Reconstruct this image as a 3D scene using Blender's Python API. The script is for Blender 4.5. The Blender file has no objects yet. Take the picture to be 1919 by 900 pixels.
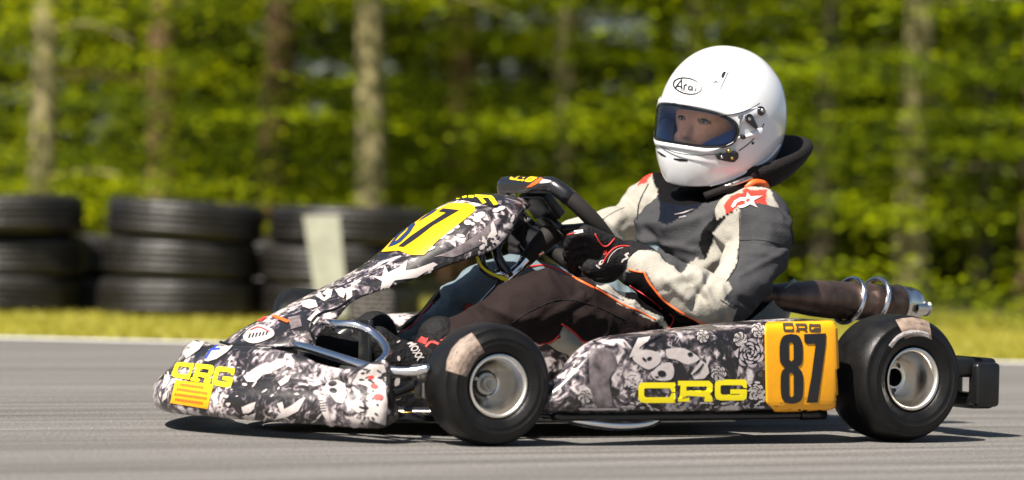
import bpy, bmesh, math, random
import numpy as np
from mathutils import Vector, Matrix, noise as mnoise
from mathutils.bvhtree import BVHTree
from mathutils.geometry import tessellate_polygon
R=math.radians
random.seed(7)
sc=bpy.context.scene
col=sc.collection
# ------------------------------------------------------------------ camera
F=6720.; TH=R(29.3); RHO=R(1.4); HC=.486
fw=np.array([-math.sin(TH),-math.cos(TH),0.]); rt=np.array([-math.cos(TH),math.sin(TH),0.]); up=np.array([0,0,1.])
PIT=math.atan(54/F)
CAM=np.array([1.05,.54,0.])-fw*7.42-rt*(-.0445); CAM[2]=HC
f2=fw*math.cos(PIT)-up*math.sin(PIT); u2=up*math.cos(PIT)+fw*math.sin(PIT)
CX=rt*math.cos(RHO)+u2*math.sin(RHO); CY=-rt*math.sin(RHO)+u2*math.cos(RHO)
cd=bpy.data.cameras.new('camera'); cam=bpy.data.objects.new('camera',cd); col.objects.link(cam); sc.camera=cam
cd.sensor_width=36; cd.lens=F/1919*36; cd.clip_start=.1; cd.clip_end=2000
M=Matrix.Identity(4)
for i in range(3):
    M[i][0]=CX[i]; M[i][1]=CY[i]; M[i][2]=-f2[i]; M[i][3]=CAM[i]
cam.matrix_world=M
cd.dof.use_dof=True; cd.dof.focus_distance=7.95; cd.dof.aperture_fstop=2.4
# ------------------------------------------------------------------ light
SUN_EL=R(53)
sd=-fw*.80+rt*(-.60); sd/=np.linalg.norm(sd)
sunv=Vector((sd[0]*math.cos(SUN_EL),sd[1]*math.cos(SUN_EL),math.sin(SUN_EL)))
w=bpy.data.worlds.new('World'); sc.world=w; w.use_nodes=True
nt=w.node_tree; bg=nt.nodes['Background']; sky=nt.nodes.new('ShaderNodeTexSky')
sky.sky_type='NISHITA'; sky.sun_disc=False; sky.sun_elevation=SUN_EL; sky.sun_rotation=math.atan2(sunv.x,sunv.y)
sky.air_density=1.0; sky.dust_density=1.5
nt.links.new(sky.outputs[0],bg.inputs[0]); bg.inputs[1].default_value=.05
sl=bpy.data.lights.new('sun','SUN'); sl.energy=5.0; sl.angle=R(.5); sl.color=(1,.93,.82)
so=bpy.data.objects.new('sun',sl); col.objects.link(so); so.rotation_euler=sunv.to_track_quat('Z','Y').to_euler(); so.location=(0,0,20)
sc.view_settings.view_transform='Standard'; sc.view_settings.look='None'; sc.view_settings.gamma=1
sc.view_settings.use_curve_mapping=False; sc.view_settings.exposure=1.0
sc.render.engine='CYCLES'; sc.cycles.use_denoising=True; sc.cycles.max_bounces=8; sc.cycles.transparent_max_bounces=16
# ------------------------------------------------------------------ measuring helpers
def pr(p):
    d=np.asarray(p,float)-CAM; z=d@f2
    return (959.5+F*(d@CX)/z, 450-F*(d@CY)/z)
def ray(px,py): return f2*F+CX*(px-959.5)+CY*(450-py)
def Py(px,py,y): r=ray(px,py); return Vector(CAM+r*((y-CAM[1])/r[1]))
def Pz(px,py,z): r=ray(px,py); return Vector(CAM+r*((z-CAM[2])/r[2]))
def B(d,u,z=0.): p=CAM+fw*d+rt*u; return Vector((p[0],p[1],z))      # metres beyond the lens, metres to its right
# ------------------------------------------------------------------ materials
def nd(nt,t,**k):
    n=nt.nodes.new(t)
    for a,b in k.items(): setattr(n,a,b)
    return n
def mat(name,c=(.5,.5,.5),r=.5,m=0.,bump=0.,bscale=60.,var=0.,vscale=8.,coat=0.,spec=.5,attr=False,sheen=0.,stretch=None,rvar=0.):
    M=bpy.data.materials.new(name); M.use_nodes=True; nt=M.node_tree; b=nt.nodes['Principled BSDF']; L=nt.links.new
    b.inputs['Base Color'].default_value=(*c,1); b.inputs['Roughness'].default_value=r; b.inputs['Metallic'].default_value=m
    b.inputs['Specular IOR Level'].default_value=spec
    b.inputs['Coat Weight'].default_value=coat; b.inputs['Coat Roughness'].default_value=.08
    b.inputs['Sheen Weight'].default_value=sheen
    tc=nd(nt,'ShaderNodeTexCoord'); src=tc.outputs['Object']
    if stretch:
        mp=nd(nt,'ShaderNodeMapping'); mp.inputs['Scale'].default_value=stretch; L(src,mp.inputs[0]); src=mp.outputs[0]
    cs=None
    if attr:
        at=nd(nt,'ShaderNodeAttribute',attribute_name='paint'); cs=at.outputs['Color']; L(cs,b.inputs['Base Color'])
    if var>0:
        n=nd(nt,'ShaderNodeTexNoise'); n.inputs['Scale'].default_value=vscale; n.inputs['Detail'].default_value=6; n.inputs['Roughness'].default_value=.65; L(src,n.inputs['Vector'])
        mr=nd(nt,'ShaderNodeMapRange'); mr.inputs['From Min'].default_value=.3; mr.inputs['From Max'].default_value=.7
        mr.inputs['To Min'].default_value=1-var; mr.inputs['To Max'].default_value=1+var; L(n.outputs[0],mr.inputs[0])
        mx=nd(nt,'ShaderNodeMix',data_type='RGBA',blend_type='MULTIPLY'); mx.inputs[0].default_value=1
        if cs: L(cs,mx.inputs[6])
        else: mx.inputs[6].default_value=(*c,1)
        L(mr.outputs[0],mx.inputs[7]); L(mx.outputs[2],b.inputs['Base Color'])
        if rvar>0:
            m2=nd(nt,'ShaderNodeMapRange'); m2.inputs['From Min'].default_value=.3; m2.inputs['From Max'].default_value=.7
            m2.inputs['To Min'].default_value=r-rvar; m2.inputs['To Max'].default_value=r+rvar; L(n.outputs[0],m2.inputs[0]); L(m2.outputs[0],b.inputs['Roughness'])
    if bump>0:
        n2=nd(nt,'ShaderNodeTexNoise'); n2.inputs['Scale'].default_value=bscale; n2.inputs['Detail'].default_value=5; L(src,n2.inputs['Vector'])
        bp=nd(nt,'ShaderNodeBump'); bp.inputs['Strength'].default_value=bump; bp.inputs['Distance'].default_value=.01; L(n2.outputs[0],bp.inputs['Height']); L(bp.outputs[0],b.inputs['Normal'])
    return M
K=dict(
 rubber=mat('rubber',(.0065,.006,.0058),.42,spec=.3,bump=.12,bscale=300,var=.35,vscale=20,rvar=.1),
 rubber_worn=mat('worn rubber',(.06,.052,.04),.7,bump=.8,bscale=180,var=.6,vscale=60),
 old_tyre=mat('old tyre rubber',(.014,.012,.0105),.45,bump=.4,bscale=60,var=.5,vscale=5,rvar=.12),
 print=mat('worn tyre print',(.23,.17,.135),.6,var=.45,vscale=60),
 alloy=mat('alloy',(.72,.69,.64),.2,1,var=.08,vscale=8,rvar=.05),
 chrome=mat('chrome',(.8,.8,.82),.12,1,bump=.03,bscale=40),
 steel=mat('steel',(.45,.43,.4),.35,1,var=.3,vscale=40),
 black_tube=mat('black tube',(.02,.02,.022),.22,.3,coat=.3),
 black=mat('black plastic',(.007,.007,.0075),.32,var=.3,vscale=30,bump=.1,bscale=120),
 black_gloss=mat('glossy black',(.01,.01,.012),.15,coat=.5),
 amber=mat('amber plate',(.90,.38,.002),.38,coat=.25,var=.10,vscale=14),
 yellow=mat('yellow sticker',(.92,.50,.002),.38,coat=.25,var=.08,vscale=14),
 yellow_bright=mat('yellow lettering',(.9,.74,.01),.4),
 orange=mat('orange',(.85,.13,.02),.45),
 dark_print=mat('dark print',(.011,.010,.012),.4,coat=.2),
 grime=mat('grime',(.05,.035,.015),.7),
 red=mat('red trim',(.62,.035,.03),.6),
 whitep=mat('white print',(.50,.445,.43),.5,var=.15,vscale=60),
 greyw=mat('lilac grey print',(.42,.36,.38),.5,var=.4,vscale=50),
 greyp=mat('grey print',(.14,.115,.12),.5,var=.7,vscale=40),
 navy=mat('navy print',(.012,.03,.10),.4),
 blue=mat('blue print',(.02,.06,.5),.4),
 shell=mat('helmet white',(.80,.80,.81),.17,coat=.8),
 shell_trim=mat('helmet pod white',(.70,.70,.72),.25,coat=.4),
 gasket=mat('gasket',(.012,.012,.014),.5),
 liner=mat('blue liner',(.04,.15,.48),.85,sheen=.5,bump=.3,bscale=200),
 gold=mat('gold',(.8,.5,.12),.3,1),
 fabric_black=mat('black fabric',(.006,.0055,.0065),.75,spec=.3,bump=.6,bscale=90,var=.3),
 suit=mat('suit fabric',(.05,.05,.05),.8,attr=True,spec=.08,bump=.25,bscale=260,var=.16,vscale=14),
 collar=mat('collar fabric',(.012,.0095,.010),.8,spec=.2,bump=.35,bscale=220),
 seat=mat('seat shell',(.09,.115,.12),.35,var=.2),
 pipe=mat('burnt pipe',(.12,.078,.06),.34,.75,var=.75,vscale=9,rvar=.14,bump=.1,bscale=40),
 carbon=mat('carbon grip',(.012,.012,.014),.3,.2,coat=.5),
 suede=mat('suede',(.010,.0075,.006),.8,var=.3),
 marker=mat('marker board',(.34,.34,.27),.7,var=.2,vscale=12),
 bark=mat('bark',(.27,.23,.11),.9,bump=1.,bscale=18,var=.55,vscale=7,stretch=(1,1,.25)),
 bark_pine=mat('pine bark',(.15,.085,.04),.9,bump=1.,bscale=18,var=.5,vscale=7,stretch=(1,1,.3)),
 sclera=mat('sclera',(.34,.29,.27),.3),
 eye=mat('eye',(.02,.015,.012),.15),
 paint_line=mat('white road paint',(.72,.70,.66),.7,var=.15,vscale=10),
)
def wrap_material():
    M=bpy.data.materials.new('monochrome collage wrap'); M.use_nodes=True; nt=M.node_tree; b=nt.nodes['Principled BSDF']; L=nt.links.new
    tc=nd(nt,'ShaderNodeTexCoord')
    w1=nd(nt,'ShaderNodeTexNoise'); w1.inputs['Scale'].default_value=14; w1.inputs['Detail'].default_value=3; L(tc.outputs['Object'],w1.inputs['Vector'])
    sb=nd(nt,'ShaderNodeVectorMath',operation='SUBTRACT'); sb.inputs[1].default_value=(.5,.5,.5); L(w1.outputs['Color'],sb.inputs[0])
    sm=nd(nt,'ShaderNodeVectorMath',operation='SCALE'); sm.inputs['Scale'].default_value=.12; L(sb.outputs[0],sm.inputs[0])
    ad=nd(nt,'ShaderNodeVectorMath',operation='ADD'); L(tc.outputs['Object'],ad.inputs[0]); L(sm.outputs[0],ad.inputs[1])
    # big tone areas
    n1=nd(nt,'ShaderNodeTexNoise'); n1.inputs['Scale'].default_value=11; n1.inputs['Detail'].default_value=2.5; L(ad.outputs[0],n1.inputs['Vector'])
    # petals and bones: voronoi cells with edges
    v=nd(nt,'ShaderNodeTexVoronoi'); v.inputs['Scale'].default_value=42; L(ad.outputs[0],v.inputs['Vector'])
    n2=nd(nt,'ShaderNodeTexNoise'); n2.inputs['Scale'].default_value=38; n2.inputs['Detail'].default_value=4; n2.inputs['Distortion'].default_value=1.6; L(ad.outputs[0],n2.inputs['Vector'])
    m1=nd(nt,'ShaderNodeMath',operation='MULTIPLY_ADD'); L(n2.outputs[0],m1.inputs[0]); m1.inputs[1].default_value=.85; 
    L(n1.outputs[0],m1.inputs[2])
    m2=nd(nt,'ShaderNodeMath',operation='MULTIPLY_ADD'); L(v.outputs['Distance'],m2.inputs[0]); m2.inputs[1].default_value=-.28; L(m1.outputs[0],m2.inputs[2])
    cr=nd(nt,'ShaderNodeValToRGB'); L(m2.outputs[0],cr.inputs[0]); e=cr.color_ramp.elements
    e[0].position=.0; e[0].color=(.012,.010,.012,1); e[1].position=1.; e[1].color=(.62,.55,.55,1)
    for p,c in ((.735,(.014,.012,.013,1)),(.79,(.05,.042,.045,1)),(.845,(.12,.097,.108,1)),(.885,(.22,.18,.195,1)),(.915,(.40,.345,.345,1)),(.97,(.52,.46,.45,1))):
        x=e.new(p); x.color=c
    L(cr.outputs[0],b.inputs['Base Color']); b.inputs['Roughness'].default_value=.33; b.inputs['Coat Weight'].default_value=.3; b.inputs['Coat Roughness'].default_value=.12
    # scuffs
    n3=nd(nt,'ShaderNodeTexNoise'); n3.inputs['Scale'].default_value=20; mr=nd(nt,'ShaderNodeMapRange'); mr.inputs[3].default_value=.22; mr.inputs[4].default_value=.5; L(n3.outputs[0],mr.inputs[0]); L(mr.outputs[0],b.inputs['Roughness'])
    return M
K['wrap']=wrap_material()
def turned(ax):
    M=mat('turned alloy',(.80,.76,.70),.24,1); nt=M.node_tree; b=nt.nodes['Principled BSDF']; b.inputs['Anisotropic'].default_value=.85
    t=nd(nt,'ShaderNodeTangent'); t.direction_type='RADIAL'; t.axis=ax; nt.links.new(t.outputs[0],b.inputs['Tangent']); return M
K['turned']=turned('Y')
def siped():
    M=mat('worn tread',(.04,.033,.024),.75,bump=.5,bscale=150); nt=M.node_tree; b=nt.nodes['Principled BSDF']; L=nt.links.new
    w_=nd(nt,'ShaderNodeTexWave',bands_direction='Z'); w_.inputs['Scale'].default_value=26; w_.inputs['Distortion'].default_value=5; w_.inputs['Detail'].default_value=3; w_.inputs['Detail Scale'].default_value=6
    tc=nd(nt,'ShaderNodeTexCoord'); L(tc.outputs['Object'],w_.inputs['Vector']); cr=nd(nt,'ShaderNodeValToRGB'); L(w_.outputs[0],cr.inputs[0]); e=cr.color_ramp.elements
    e[0].position=.25; e[0].color=(.008,.007,.006,1); e[1].position=.6; e[1].color=(.055,.046,.034,1); L(cr.outputs[0],b.inputs['Base Color']); return M
K['siped']=siped()
def glass_material():
    M=bpy.data.materials.new('visor glass'); M.use_nodes=True; nt=M.node_tree; nt.nodes.clear(); L=nt.links.new
    o=nd(nt,'ShaderNodeOutputMaterial'); t=nd(nt,'ShaderNodeBsdfTransparent'); t.inputs[0].default_value=(.95,.97,.98,1)
    g=nd(nt,'ShaderNodeBsdfGlossy'); g.inputs['Roughness'].default_value=.03; f=nd(nt,'ShaderNodeFresnel'); f.inputs[0].default_value=1.5
    m=nd(nt,'ShaderNodeMixShader'); L(f.outputs[0],m.inputs[0]); L(t.outputs[0],m.inputs[1]); L(g.outputs[0],m.inputs[2]); L(m.outputs[0],o.inputs[0]); return M
K['glass']=glass_material()
# ------------------------------------------------------------------ object helpers
def tag(o,label=None,cat=None,group=None,kind=None):
    if label: o['label']=label
    if cat: o['category']=cat
    if group: o['group']=group
    if kind: o['kind']=kind
    return o
def empty(name,loc,label=None,cat=None,group=None,rz=0.):
    o=bpy.data.objects.new(name,None); col.objects.link(o); o.location=loc; o.rotation_euler=(0,0,rz); o.empty_display_size=.1
    return tag(o,label,cat,group)
def setparent(o,p):
    if p is None: return o
    o.parent=p
    wm=Matrix.Identity(4); q=p; chain=[]
    while q: chain.append(q); q=q.parent
    for q in reversed(chain): wm=wm@q.matrix_parent_inverse@q.matrix_basis
    o.matrix_parent_inverse=wm.inverted(); return o
def mesh(name,vs,fs,m=None,parent=None,smooth=True,local=False):
    me=bpy.data.meshes.new(name); me.from_pydata([tuple(v) for v in vs],[],fs); me.update()
    if smooth: me.polygons.foreach_set('use_smooth',[True]*len(me.polygons))
    o=bpy.data.objects.new(name,me); col.objects.link(o)
    if m is not None: me.materials.append(K[m] if isinstance(m,str) else m)
    if parent is not None:
        if local: o.parent=parent
        else: setparent(o,parent)
    return o
class MB:
    def __init__(s): s.v=[]; s.f=[]
    def add(s,vs,fs):
        n=len(s.v); s.v+= [Vector(v) for v in vs]; s.f+=[tuple(i+n for i in f) for f in fs]; return s
    def box(s,c,sz,rot=None,bev=0.):
        bm=bmesh.new(); bmesh.ops.create_cube(bm,size=1)
        for v in bm.verts: v.co=Vector((v.co.x*sz[0],v.co.y*sz[1],v.co.z*sz[2]))
        if bev>0: bmesh.ops.bevel(bm,geom=bm.edges[:]+bm.verts[:],offset=bev,segments=3,affect='EDGES',profile=.5)
        mt=rot.to_4x4() if rot else Matrix.Identity(4)
        s.add([mt@v.co+Vector(c) for v in bm.verts],[[v.index for v in f.verts] for f in bm.faces] if not bm.verts.index_update() else []); bm.free(); return s
    def tube(s,pts,rad,seg=12,cr=True,cap=True,sub=6):
        pts=[Vector(p) for p in pts]; rad=rad if isinstance(rad,(list,tuple)) else [rad]*len(pts)
        if cr and len(pts)>2: pts,rad=catmull(pts,rad,sub)
        n=len(pts); t0=(pts[1]-pts[0]).normalized(); a=t0.orthogonal().normalized(); vs=[]; fs=[]
        for i in range(n):
            t=(pts[min(i+1,n-1)]-pts[max(i-1,0)]).normalized(); a=(a-t*a.dot(t)).normalized(); b=t.cross(a)
            for k in range(seg):
                an=2*math.pi*k/seg; vs.append(pts[i]+(a*math.cos(an)+b*math.sin(an))*rad[i])
        for i in range(n-1):
            for k in range(seg): fs.append((i*seg+k,i*seg+(k+1)%seg,(i+1)*seg+(k+1)%seg,(i+1)*seg+k))
        if cap: fs.append(tuple(range(seg))[::-1]); fs.append(tuple((n-1)*seg+k for k in range(seg)))
        return s.add(vs,fs)
    def lathe(s,c,axis,prof,seg=48,cap=False):
        ax=Vector(axis).normalized(); a=ax.orthogonal().normalized(); b=ax.cross(a); c=Vector(c); vs=[]; fs=[]; n=len(prof)
        for (r,h) in prof:
            for k in range(seg):
                an=2*math.pi*k/seg; vs.append(c+ax*h+(a*math.cos(an)+b*math.sin(an))*r)
        for i in range(n-1):
            for k in range(seg): fs.append((i*seg+k,i*seg+(k+1)%seg,(i+1)*seg+(k+1)%seg,(i+1)*seg+k))
        if cap: fs.append(tuple(range(seg))[::-1]); fs.append(tuple((n-1)*seg+k for k in range(seg)))
        return s.add(vs,fs)
    def capsule(s,p0,p1,r0,r1,seg=20,rings=6):
        p0=Vector(p0);p1=Vector(p1); ax=(p1-p0); L=ax.length; ax=ax.normalized() if L>1e-6 else Vector((0,0,1)); prof=[]
        for i in range(rings+1):
            t=math.pi/2*(1-i/rings); prof.append((max(r0*math.cos(t),1e-4),-r0*math.sin(t)))
        for i in range(rings+1):
            t=math.pi/2*i/rings; prof.append((max(r1*math.cos(t),1e-4),L+r1*math.sin(t)))
        return s.lathe(p0,ax,prof,seg,True)
    def build(s,name,m,parent=None,smooth=True,local=False): return mesh(name,s.v,s.f,m,parent,smooth,local)
def catmull(pts,rad,sub):
    P=[pts[0]*2-pts[1]]+pts+[pts[-1]*2-pts[-2]]; Rr=[rad[0]]+list(rad)+[rad[-1]]; op=[];orr=[]
    for i in range(1,len(P)-2):
        for k in range(sub):
            t=k/sub; a,b,c,d=P[i-1],P[i],P[i+1],P[i+2]
            op.append(.5*((2*b)+(c-a)*t+(2*a-5*b+4*c-d)*t*t+(3*b-a-3*c+d)*t**3)); orr.append(Rr[i]+(Rr[i+1]-Rr[i])*t)
    op.append(P[-2]); orr.append(Rr[-2]); return op,orr
def cat2(pts,sub=6):
    p,_=catmull([Vector((a,b,0)) for a,b in pts],[1]*len(pts),sub); return [(v.x,v.y) for v in p]
def bake(o):
    dg=bpy.context.evaluated_depsgraph_get(); dg.update(); me=bpy.data.meshes.new_from_object(o.evaluated_get(dg)); old=o.data; o.modifiers.clear(); o.data=me
    me.polygons.foreach_set('use_smooth',[True]*len(me.polygons)); return o
def subsurf(o,l=2):
    m=o.modifiers.new('s','SUBSURF'); m.levels=l; m.render_levels=l; return bake(o)
def solid(o,t,off=-1):
    m=o.modifiers.new('s','SOLIDIFY'); m.thickness=t; m.offset=off; return bake(o)
def autosmooth(o,ang=35):
    me=o.data; bm=bmesh.new(); bm.from_mesh(me)
    for e in bm.edges:
        if len(e.link_faces)==2 and e.calc_face_angle(0)>R(ang): e.smooth=False
    bm.to_mesh(me); bm.free(); return o
def bvh(o):
    mw=Matrix.Identity(4); q=o; ch=[]
    while q: ch.append(q); q=q.parent
    for q in reversed(ch): mw=mw@q.matrix_parent_inverse@q.matrix_basis
    me=o.data; return BVHTree.FromPolygons([mw@v.co for v in me.vertices],[tuple(p.vertices) for p in me.polygons])
# a sticker / seam: an outline measured on the photograph, laid on the real surface under it
def decal(name,polys,target,m,parent,off=.0015,step=7.,thick=0.):
    tr=target if isinstance(target,BVHTree) else bvh(target); vs=[];fs=[]
    for poly in polys:
        holes=[]
        if isinstance(poly,dict): holes=poly['holes']; poly=poly['o']
        loops=[[Vector((a,b,0)) for a,b in poly]]+[[Vector((a,b,0)) for a,b in h] for h in holes]
        tri=tessellate_polygon(loops); flat=[v for l in loops for v in l]
        bm=bmesh.new(); bv=[bm.verts.new(v) for v in flat]
        for t in tri:
            try: bm.faces.new([bv[i] for i in t])
            except ValueError: pass
        for _ in range(7):
            es=[e for e in bm.edges if e.calc_length()>step]
            if not es: break
            bmesh.ops.subdivide_edges(bm,edges=es,cuts=1); bmesh.ops.triangulate(bm,faces=[f for f in bm.faces if len(f.verts)>3])
        bm.verts.index_update(); n=len(vs); ok=[]; last=None
        for v in bm.verts:
            r=Vector(ray(v.co.x,v.co.y)).normalized(); h=tr.ray_cast(Vector(CAM),r)
            if h[0] is None: ok.append(False); vs.append(Vector((0,0,-5)))
            else:
                nn=h[1]; nn=-nn if nn.dot(r)>0 else nn
                vs.append(h[0]+nn*off); ok.append(True)
        for f in bm.faces:
            idx=[v.index for v in f.verts]
            if all(ok[i] for i in idx):
                a,b,c=[vs[n+i] for i in idx[:3]]
                if max((a-b).length,(b-c).length,(a-c).length)<.05:
                    if (b-a).cross(c-a).dot(Vector(CAM)-a)<0: idx=idx[::-1]
                    fs.append(tuple(n+i for i in idx))
        bm.free()
    used=sorted({i for f in fs for i in f}); mp={i:k for k,i in enumerate(used)}
    o=mesh(name,[vs[i] for i in used],[tuple(mp[i] for i in f) for f in fs],m,parent)
    if thick: solid(o,thick,-1)
    return o
def ribbon(pts,wd,closed=False):
    n=len(pts); Lp=[];Rp=[]; wd=wd if isinstance(wd,(list,tuple)) else [wd]*n
    for i in range(n):
        a=Vector(pts[i-1] if (i or closed) else pts[0]); b=Vector(pts[i]); c=Vector(pts[(i+1)%n] if (i<n-1 or closed) else pts[-1])
        d1=(b-a); d2=(c-b); d1=d1.normalized() if d1.length else d2.normalized(); d2=d2.normalized() if d2.length else d1
        t=(d1+d2); t=t.normalized() if t.length>1e-6 else d1; nrm=Vector((-t.y,t.x)); k=1/max(.45,nrm.dot(Vector((-d1.y,d1.x))))
        Lp.append(tuple(b+nrm*wd[i]/2*k)); Rp.append(tuple(b-nrm*wd[i]/2*k))
    if closed: return {'o':Lp,'holes':[Rp[::-1]]}
    return Lp+Rp[::-1]
def ell(cx,cy,a,b,rot=0,n=28):
    c,s=math.cos(R(rot)),math.sin(R(rot))
    return [(cx+a*math.cos(t)*c-b*math.sin(t)*s, cy+a*math.cos(t)*s+b*math.sin(t)*c) for t in [2*math.pi*k/n for k in range(n)]]
def piping(name,pts,target,rad,m,parent,y=None,lift=.0):
    tr=target if isinstance(target,BVHTree) else bvh(target); out=[]
    for a,b in cat2(pts,5):
        r=Vector(ray(a,b)).normalized(); h=tr.ray_cast(Vector(CAM),r)
        if h[0] is not None: out.append(h[0]-r*lift)
    if len(out)<3: return None
    return MB().tube(out,rad,8,cr=False).build(name,m,parent)
def text_polys(s,maps,size=1.,shear=0.,font_off=0.):
    cu=bpy.data.curves.new('t','FONT'); cu.body=s; cu.size=size; cu.shear=shear; cu.offset=font_off; cu.fill_mode='FRONT'; cu.resolution_u=4
    o=bpy.data.objects.new('t',cu); col.objects.link(o); dg=bpy.context.evaluated_depsgraph_get(); dg.update(); me=bpy.data.meshes.new_from_object(o.evaluated_get(dg))
    xs=[v.co.x for v in me.vertices]; ys=[v.co.y for v in me.vertices]; x0,x1,y0,y1=min(xs),max(xs),min(ys),max(ys); P=[]
    for p in me.polygons: P.append([maps((me.vertices[i].co.x-x0)/(x1-x0),(me.vertices[i].co.y-y0)/(y1-y0)) for i in p.vertices])
    bpy.data.objects.remove(o); return P
def quadmap(bl,br,tr,tl):
    return lambda u,v:(bl[0]*(1-u)*(1-v)+br[0]*u*(1-v)+tr[0]*u*v+tl[0]*(1-u)*v, bl[1]*(1-u)*(1-v)+br[1]*u*(1-v)+tr[1]*u*v+tl[1]*(1-u)*v)
def pip(x,y,poly):
    x=np.asarray(x);y=np.asarray(y); c=np.zeros(x.shape,bool); j=len(poly)-1
    for i in range(len(poly)):
        xi,yi=poly[i]; xj,yj=poly[j]
        if yi!=yj: c^=((yi>y)!=(yj>y))&(x<(xj-xi)*(y-yi)/(yj-yi)+xi)
        j=i
    return c
#=SETTING
# ------------------------------------------------------------------ ground, track, verge
def asphalt():
    M=bpy.data.materials.new('asphalt'); M.use_nodes=True; nt=M.node_tree; b=nt.nodes['Principled BSDF']; L=nt.links.new
    tc=nd(nt,'ShaderNodeTexCoord')
    n=nd(nt,'ShaderNodeTexNoise'); n.inputs['Scale'].default_value=110; n.inputs['Detail'].default_value=5; n.inputs['Roughness'].default_value=.8; L(tc.outputs['Object'],n.inputs['Vector'])
    v=nd(nt,'ShaderNodeTexVoronoi'); v.inputs['Scale'].default_value=130; L(tc.outputs['Object'],v.inputs['Vector'])
    mp=nd(nt,'ShaderNodeMapping'); mp.inputs['Rotation'].default_value=(0,0,TH); mp.inputs['Scale'].default_value=(.35,7,1); L(tc.outputs['Object'],mp.inputs[0])
    n2=nd(nt,'ShaderNodeTexNoise'); n2.inputs['Scale'].default_value=1.6; n2.inputs['Detail'].default_value=7; n2.inputs['Roughness'].default_value=.6; L(mp.outputs[0],n2.inputs['Vector'])
    cr=nd(nt,'ShaderNodeValToRGB'); e=cr.color_ramp.elements; e[0].position=.3; e[0].color=(.040,.037,.035,1); e[1].position=.70; e[1].color=(.27,.255,.24,1); L(n.outputs[0],cr.inputs[0])
    c2=nd(nt,'ShaderNodeMapRange'); c2.inputs[1].default_value=.3; c2.inputs[2].default_value=.7; c2.inputs[3].default_value=.5; c2.inputs[4].default_value=1.3; L(n2.outputs[0],c2.inputs[0])
    mx=nd(nt,'ShaderNodeMix',data_type='RGBA',blend_type='MULTIPLY'); mx.inputs[0].default_value=1; L(cr.outputs[0],mx.inputs[6]); L(c2.outputs[0],mx.inputs[7])
    L(mx.outputs[2],b.inputs['Base Color']); b.inputs['Roughness'].default_value=.75
    bp=nd(nt,'ShaderNodeBump'); bp.inputs['Strength'].default_value=.7; bp.inputs['Distance'].default_value=.004; L(v.outputs['Distance'],bp.inputs['Height']); L(bp.outputs[0],b.inputs['Normal'])
    return M
def quad(name,d0,d1,u0,u1,z,m,kind='structure'):
    o=mesh(name,[B(d0,u0,z),B(d0,u1,z),B(d1,u1,z),B(d1,u0,z)],[(0,1,2,3)],m,None,False); 
    if o.data.polygons[0].normal.z<0: o.data.flip_normals()
    return tag(o,kind=kind)
soil=mat('forest soil',(.055,.05,.022),.95,bump=.6,bscale=8,var=.5,vscale=2)
turf=mat('dry turf',(.22,.20,.04),.95,bump=.8,bscale=30,var=.35,vscale=3)
quad('ground',-400,900,-700,700,-.012,soil)
quad('grass_verge',12.5,16.2,-120,120,-.006,turf)
quad('track',-60,12.54,-150,150,0.,asphalt())
ln=quad('edge_line',12.37,12.53,-150,150,.004,'paint_line')
# ------------------------------------------------------------------ grass blades on the verge
def leaf_mat(name,c1,c2,tr=.35,rough=.5,scale=3.):
    M=bpy.data.materials.new(name); M.use_nodes=True; nt=M.node_tree; nt.nodes.clear(); L=nt.links.new
    o=nd(nt,'ShaderNodeOutputMaterial'); g=nd(nt,'ShaderNodeNewGeometry'); oi=nd(nt,'ShaderNodeObjectInfo')
    n=nd(nt,'ShaderNodeTexNoise'); n.inputs['Scale'].default_value=scale; L(g.outputs['Position'],n.inputs['Vector'])
    cr=nd(nt,'ShaderNodeValToRGB'); e=cr.color_ramp.elements; e[0].position=.35; e[0].color=(*c1,1); e[1].position=.72; e[1].color=(*c2,1)
    ri=nd(nt,'ShaderNodeMath',operation='MULTIPLY_ADD'); L(g.outputs['Random Per Island'],ri.inputs[0]); ri.inputs[1].default_value=.4
    m0=nd(nt,'ShaderNodeMath',operation='ADD'); m0.inputs[1].default_value=-.2; L(n.outputs[0],m0.inputs[0]); L(m0.outputs[0],ri.inputs[2]); L(ri.outputs[0],cr.inputs[0])
    d=nd(nt,'ShaderNodeBsdfPrincipled'); d.inputs['Roughness'].default_value=rough; L(cr.outputs[0],d.inputs['Base Color'])
    t=nd(nt,'ShaderNodeBsdfTranslucent'); mul=nd(nt,'ShaderNodeMix',data_type='RGBA',blend_type='MULTIPLY'); mul.inputs[0].default_value=1; L(cr.outputs[0],mul.inputs[6]); mul.inputs[7].default_value=(1.6,1.5,.5,1); L(mul.outputs[2],t.inputs[0])
    m=nd(nt,'ShaderNodeMixShader'); m.inputs[0].default_value=tr; L(d.outputs[0],m.inputs[1]); L(t.outputs[0],m.inputs[2]); L(m.outputs[0],o.inputs[0]); return M
def grass():
    rng=np.random.default_rng(3); n=42000; d=12.62+rng.random(n)**1.2*5.5; u=(rng.random(n)*2-1)*(d*.165); h=.012+rng.random(n)*.016+.04*(d>15.9)*rng.random(n)
    vs=[];fs=[]; a=rng.random(n)*6.28; ww=.004+rng.random(n)*.004; lean=(rng.random((n,2))-.5)*.05
    base=CAM[None,:2]+fw[None,:2]*d[:,None]+rt[None,:2]*u[:,None]
    dx=np.stack([np.cos(a),np.sin(a)],1)*ww[:,None]
    V=np.zeros((n,3,3)); V[:,0,:2]=base-dx; V[:,1,:2]=base+dx; V[:,2,:2]=base+lean; V[:,2,2]=h; V[:,:2,2]=-.006
    o=mesh('grass',V.reshape(-1,3).tolist(),[(3*i,3*i+1,3*i+2) for i in range(n)],leaf_mat('grass blades',(.30,.29,.03),(.42,.38,.06),.4,.6,2.),None,False)
    return tag(o,'short yellow green grass growing on the verge beyond the white track line','grass',None,'stuff')
grass()
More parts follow.
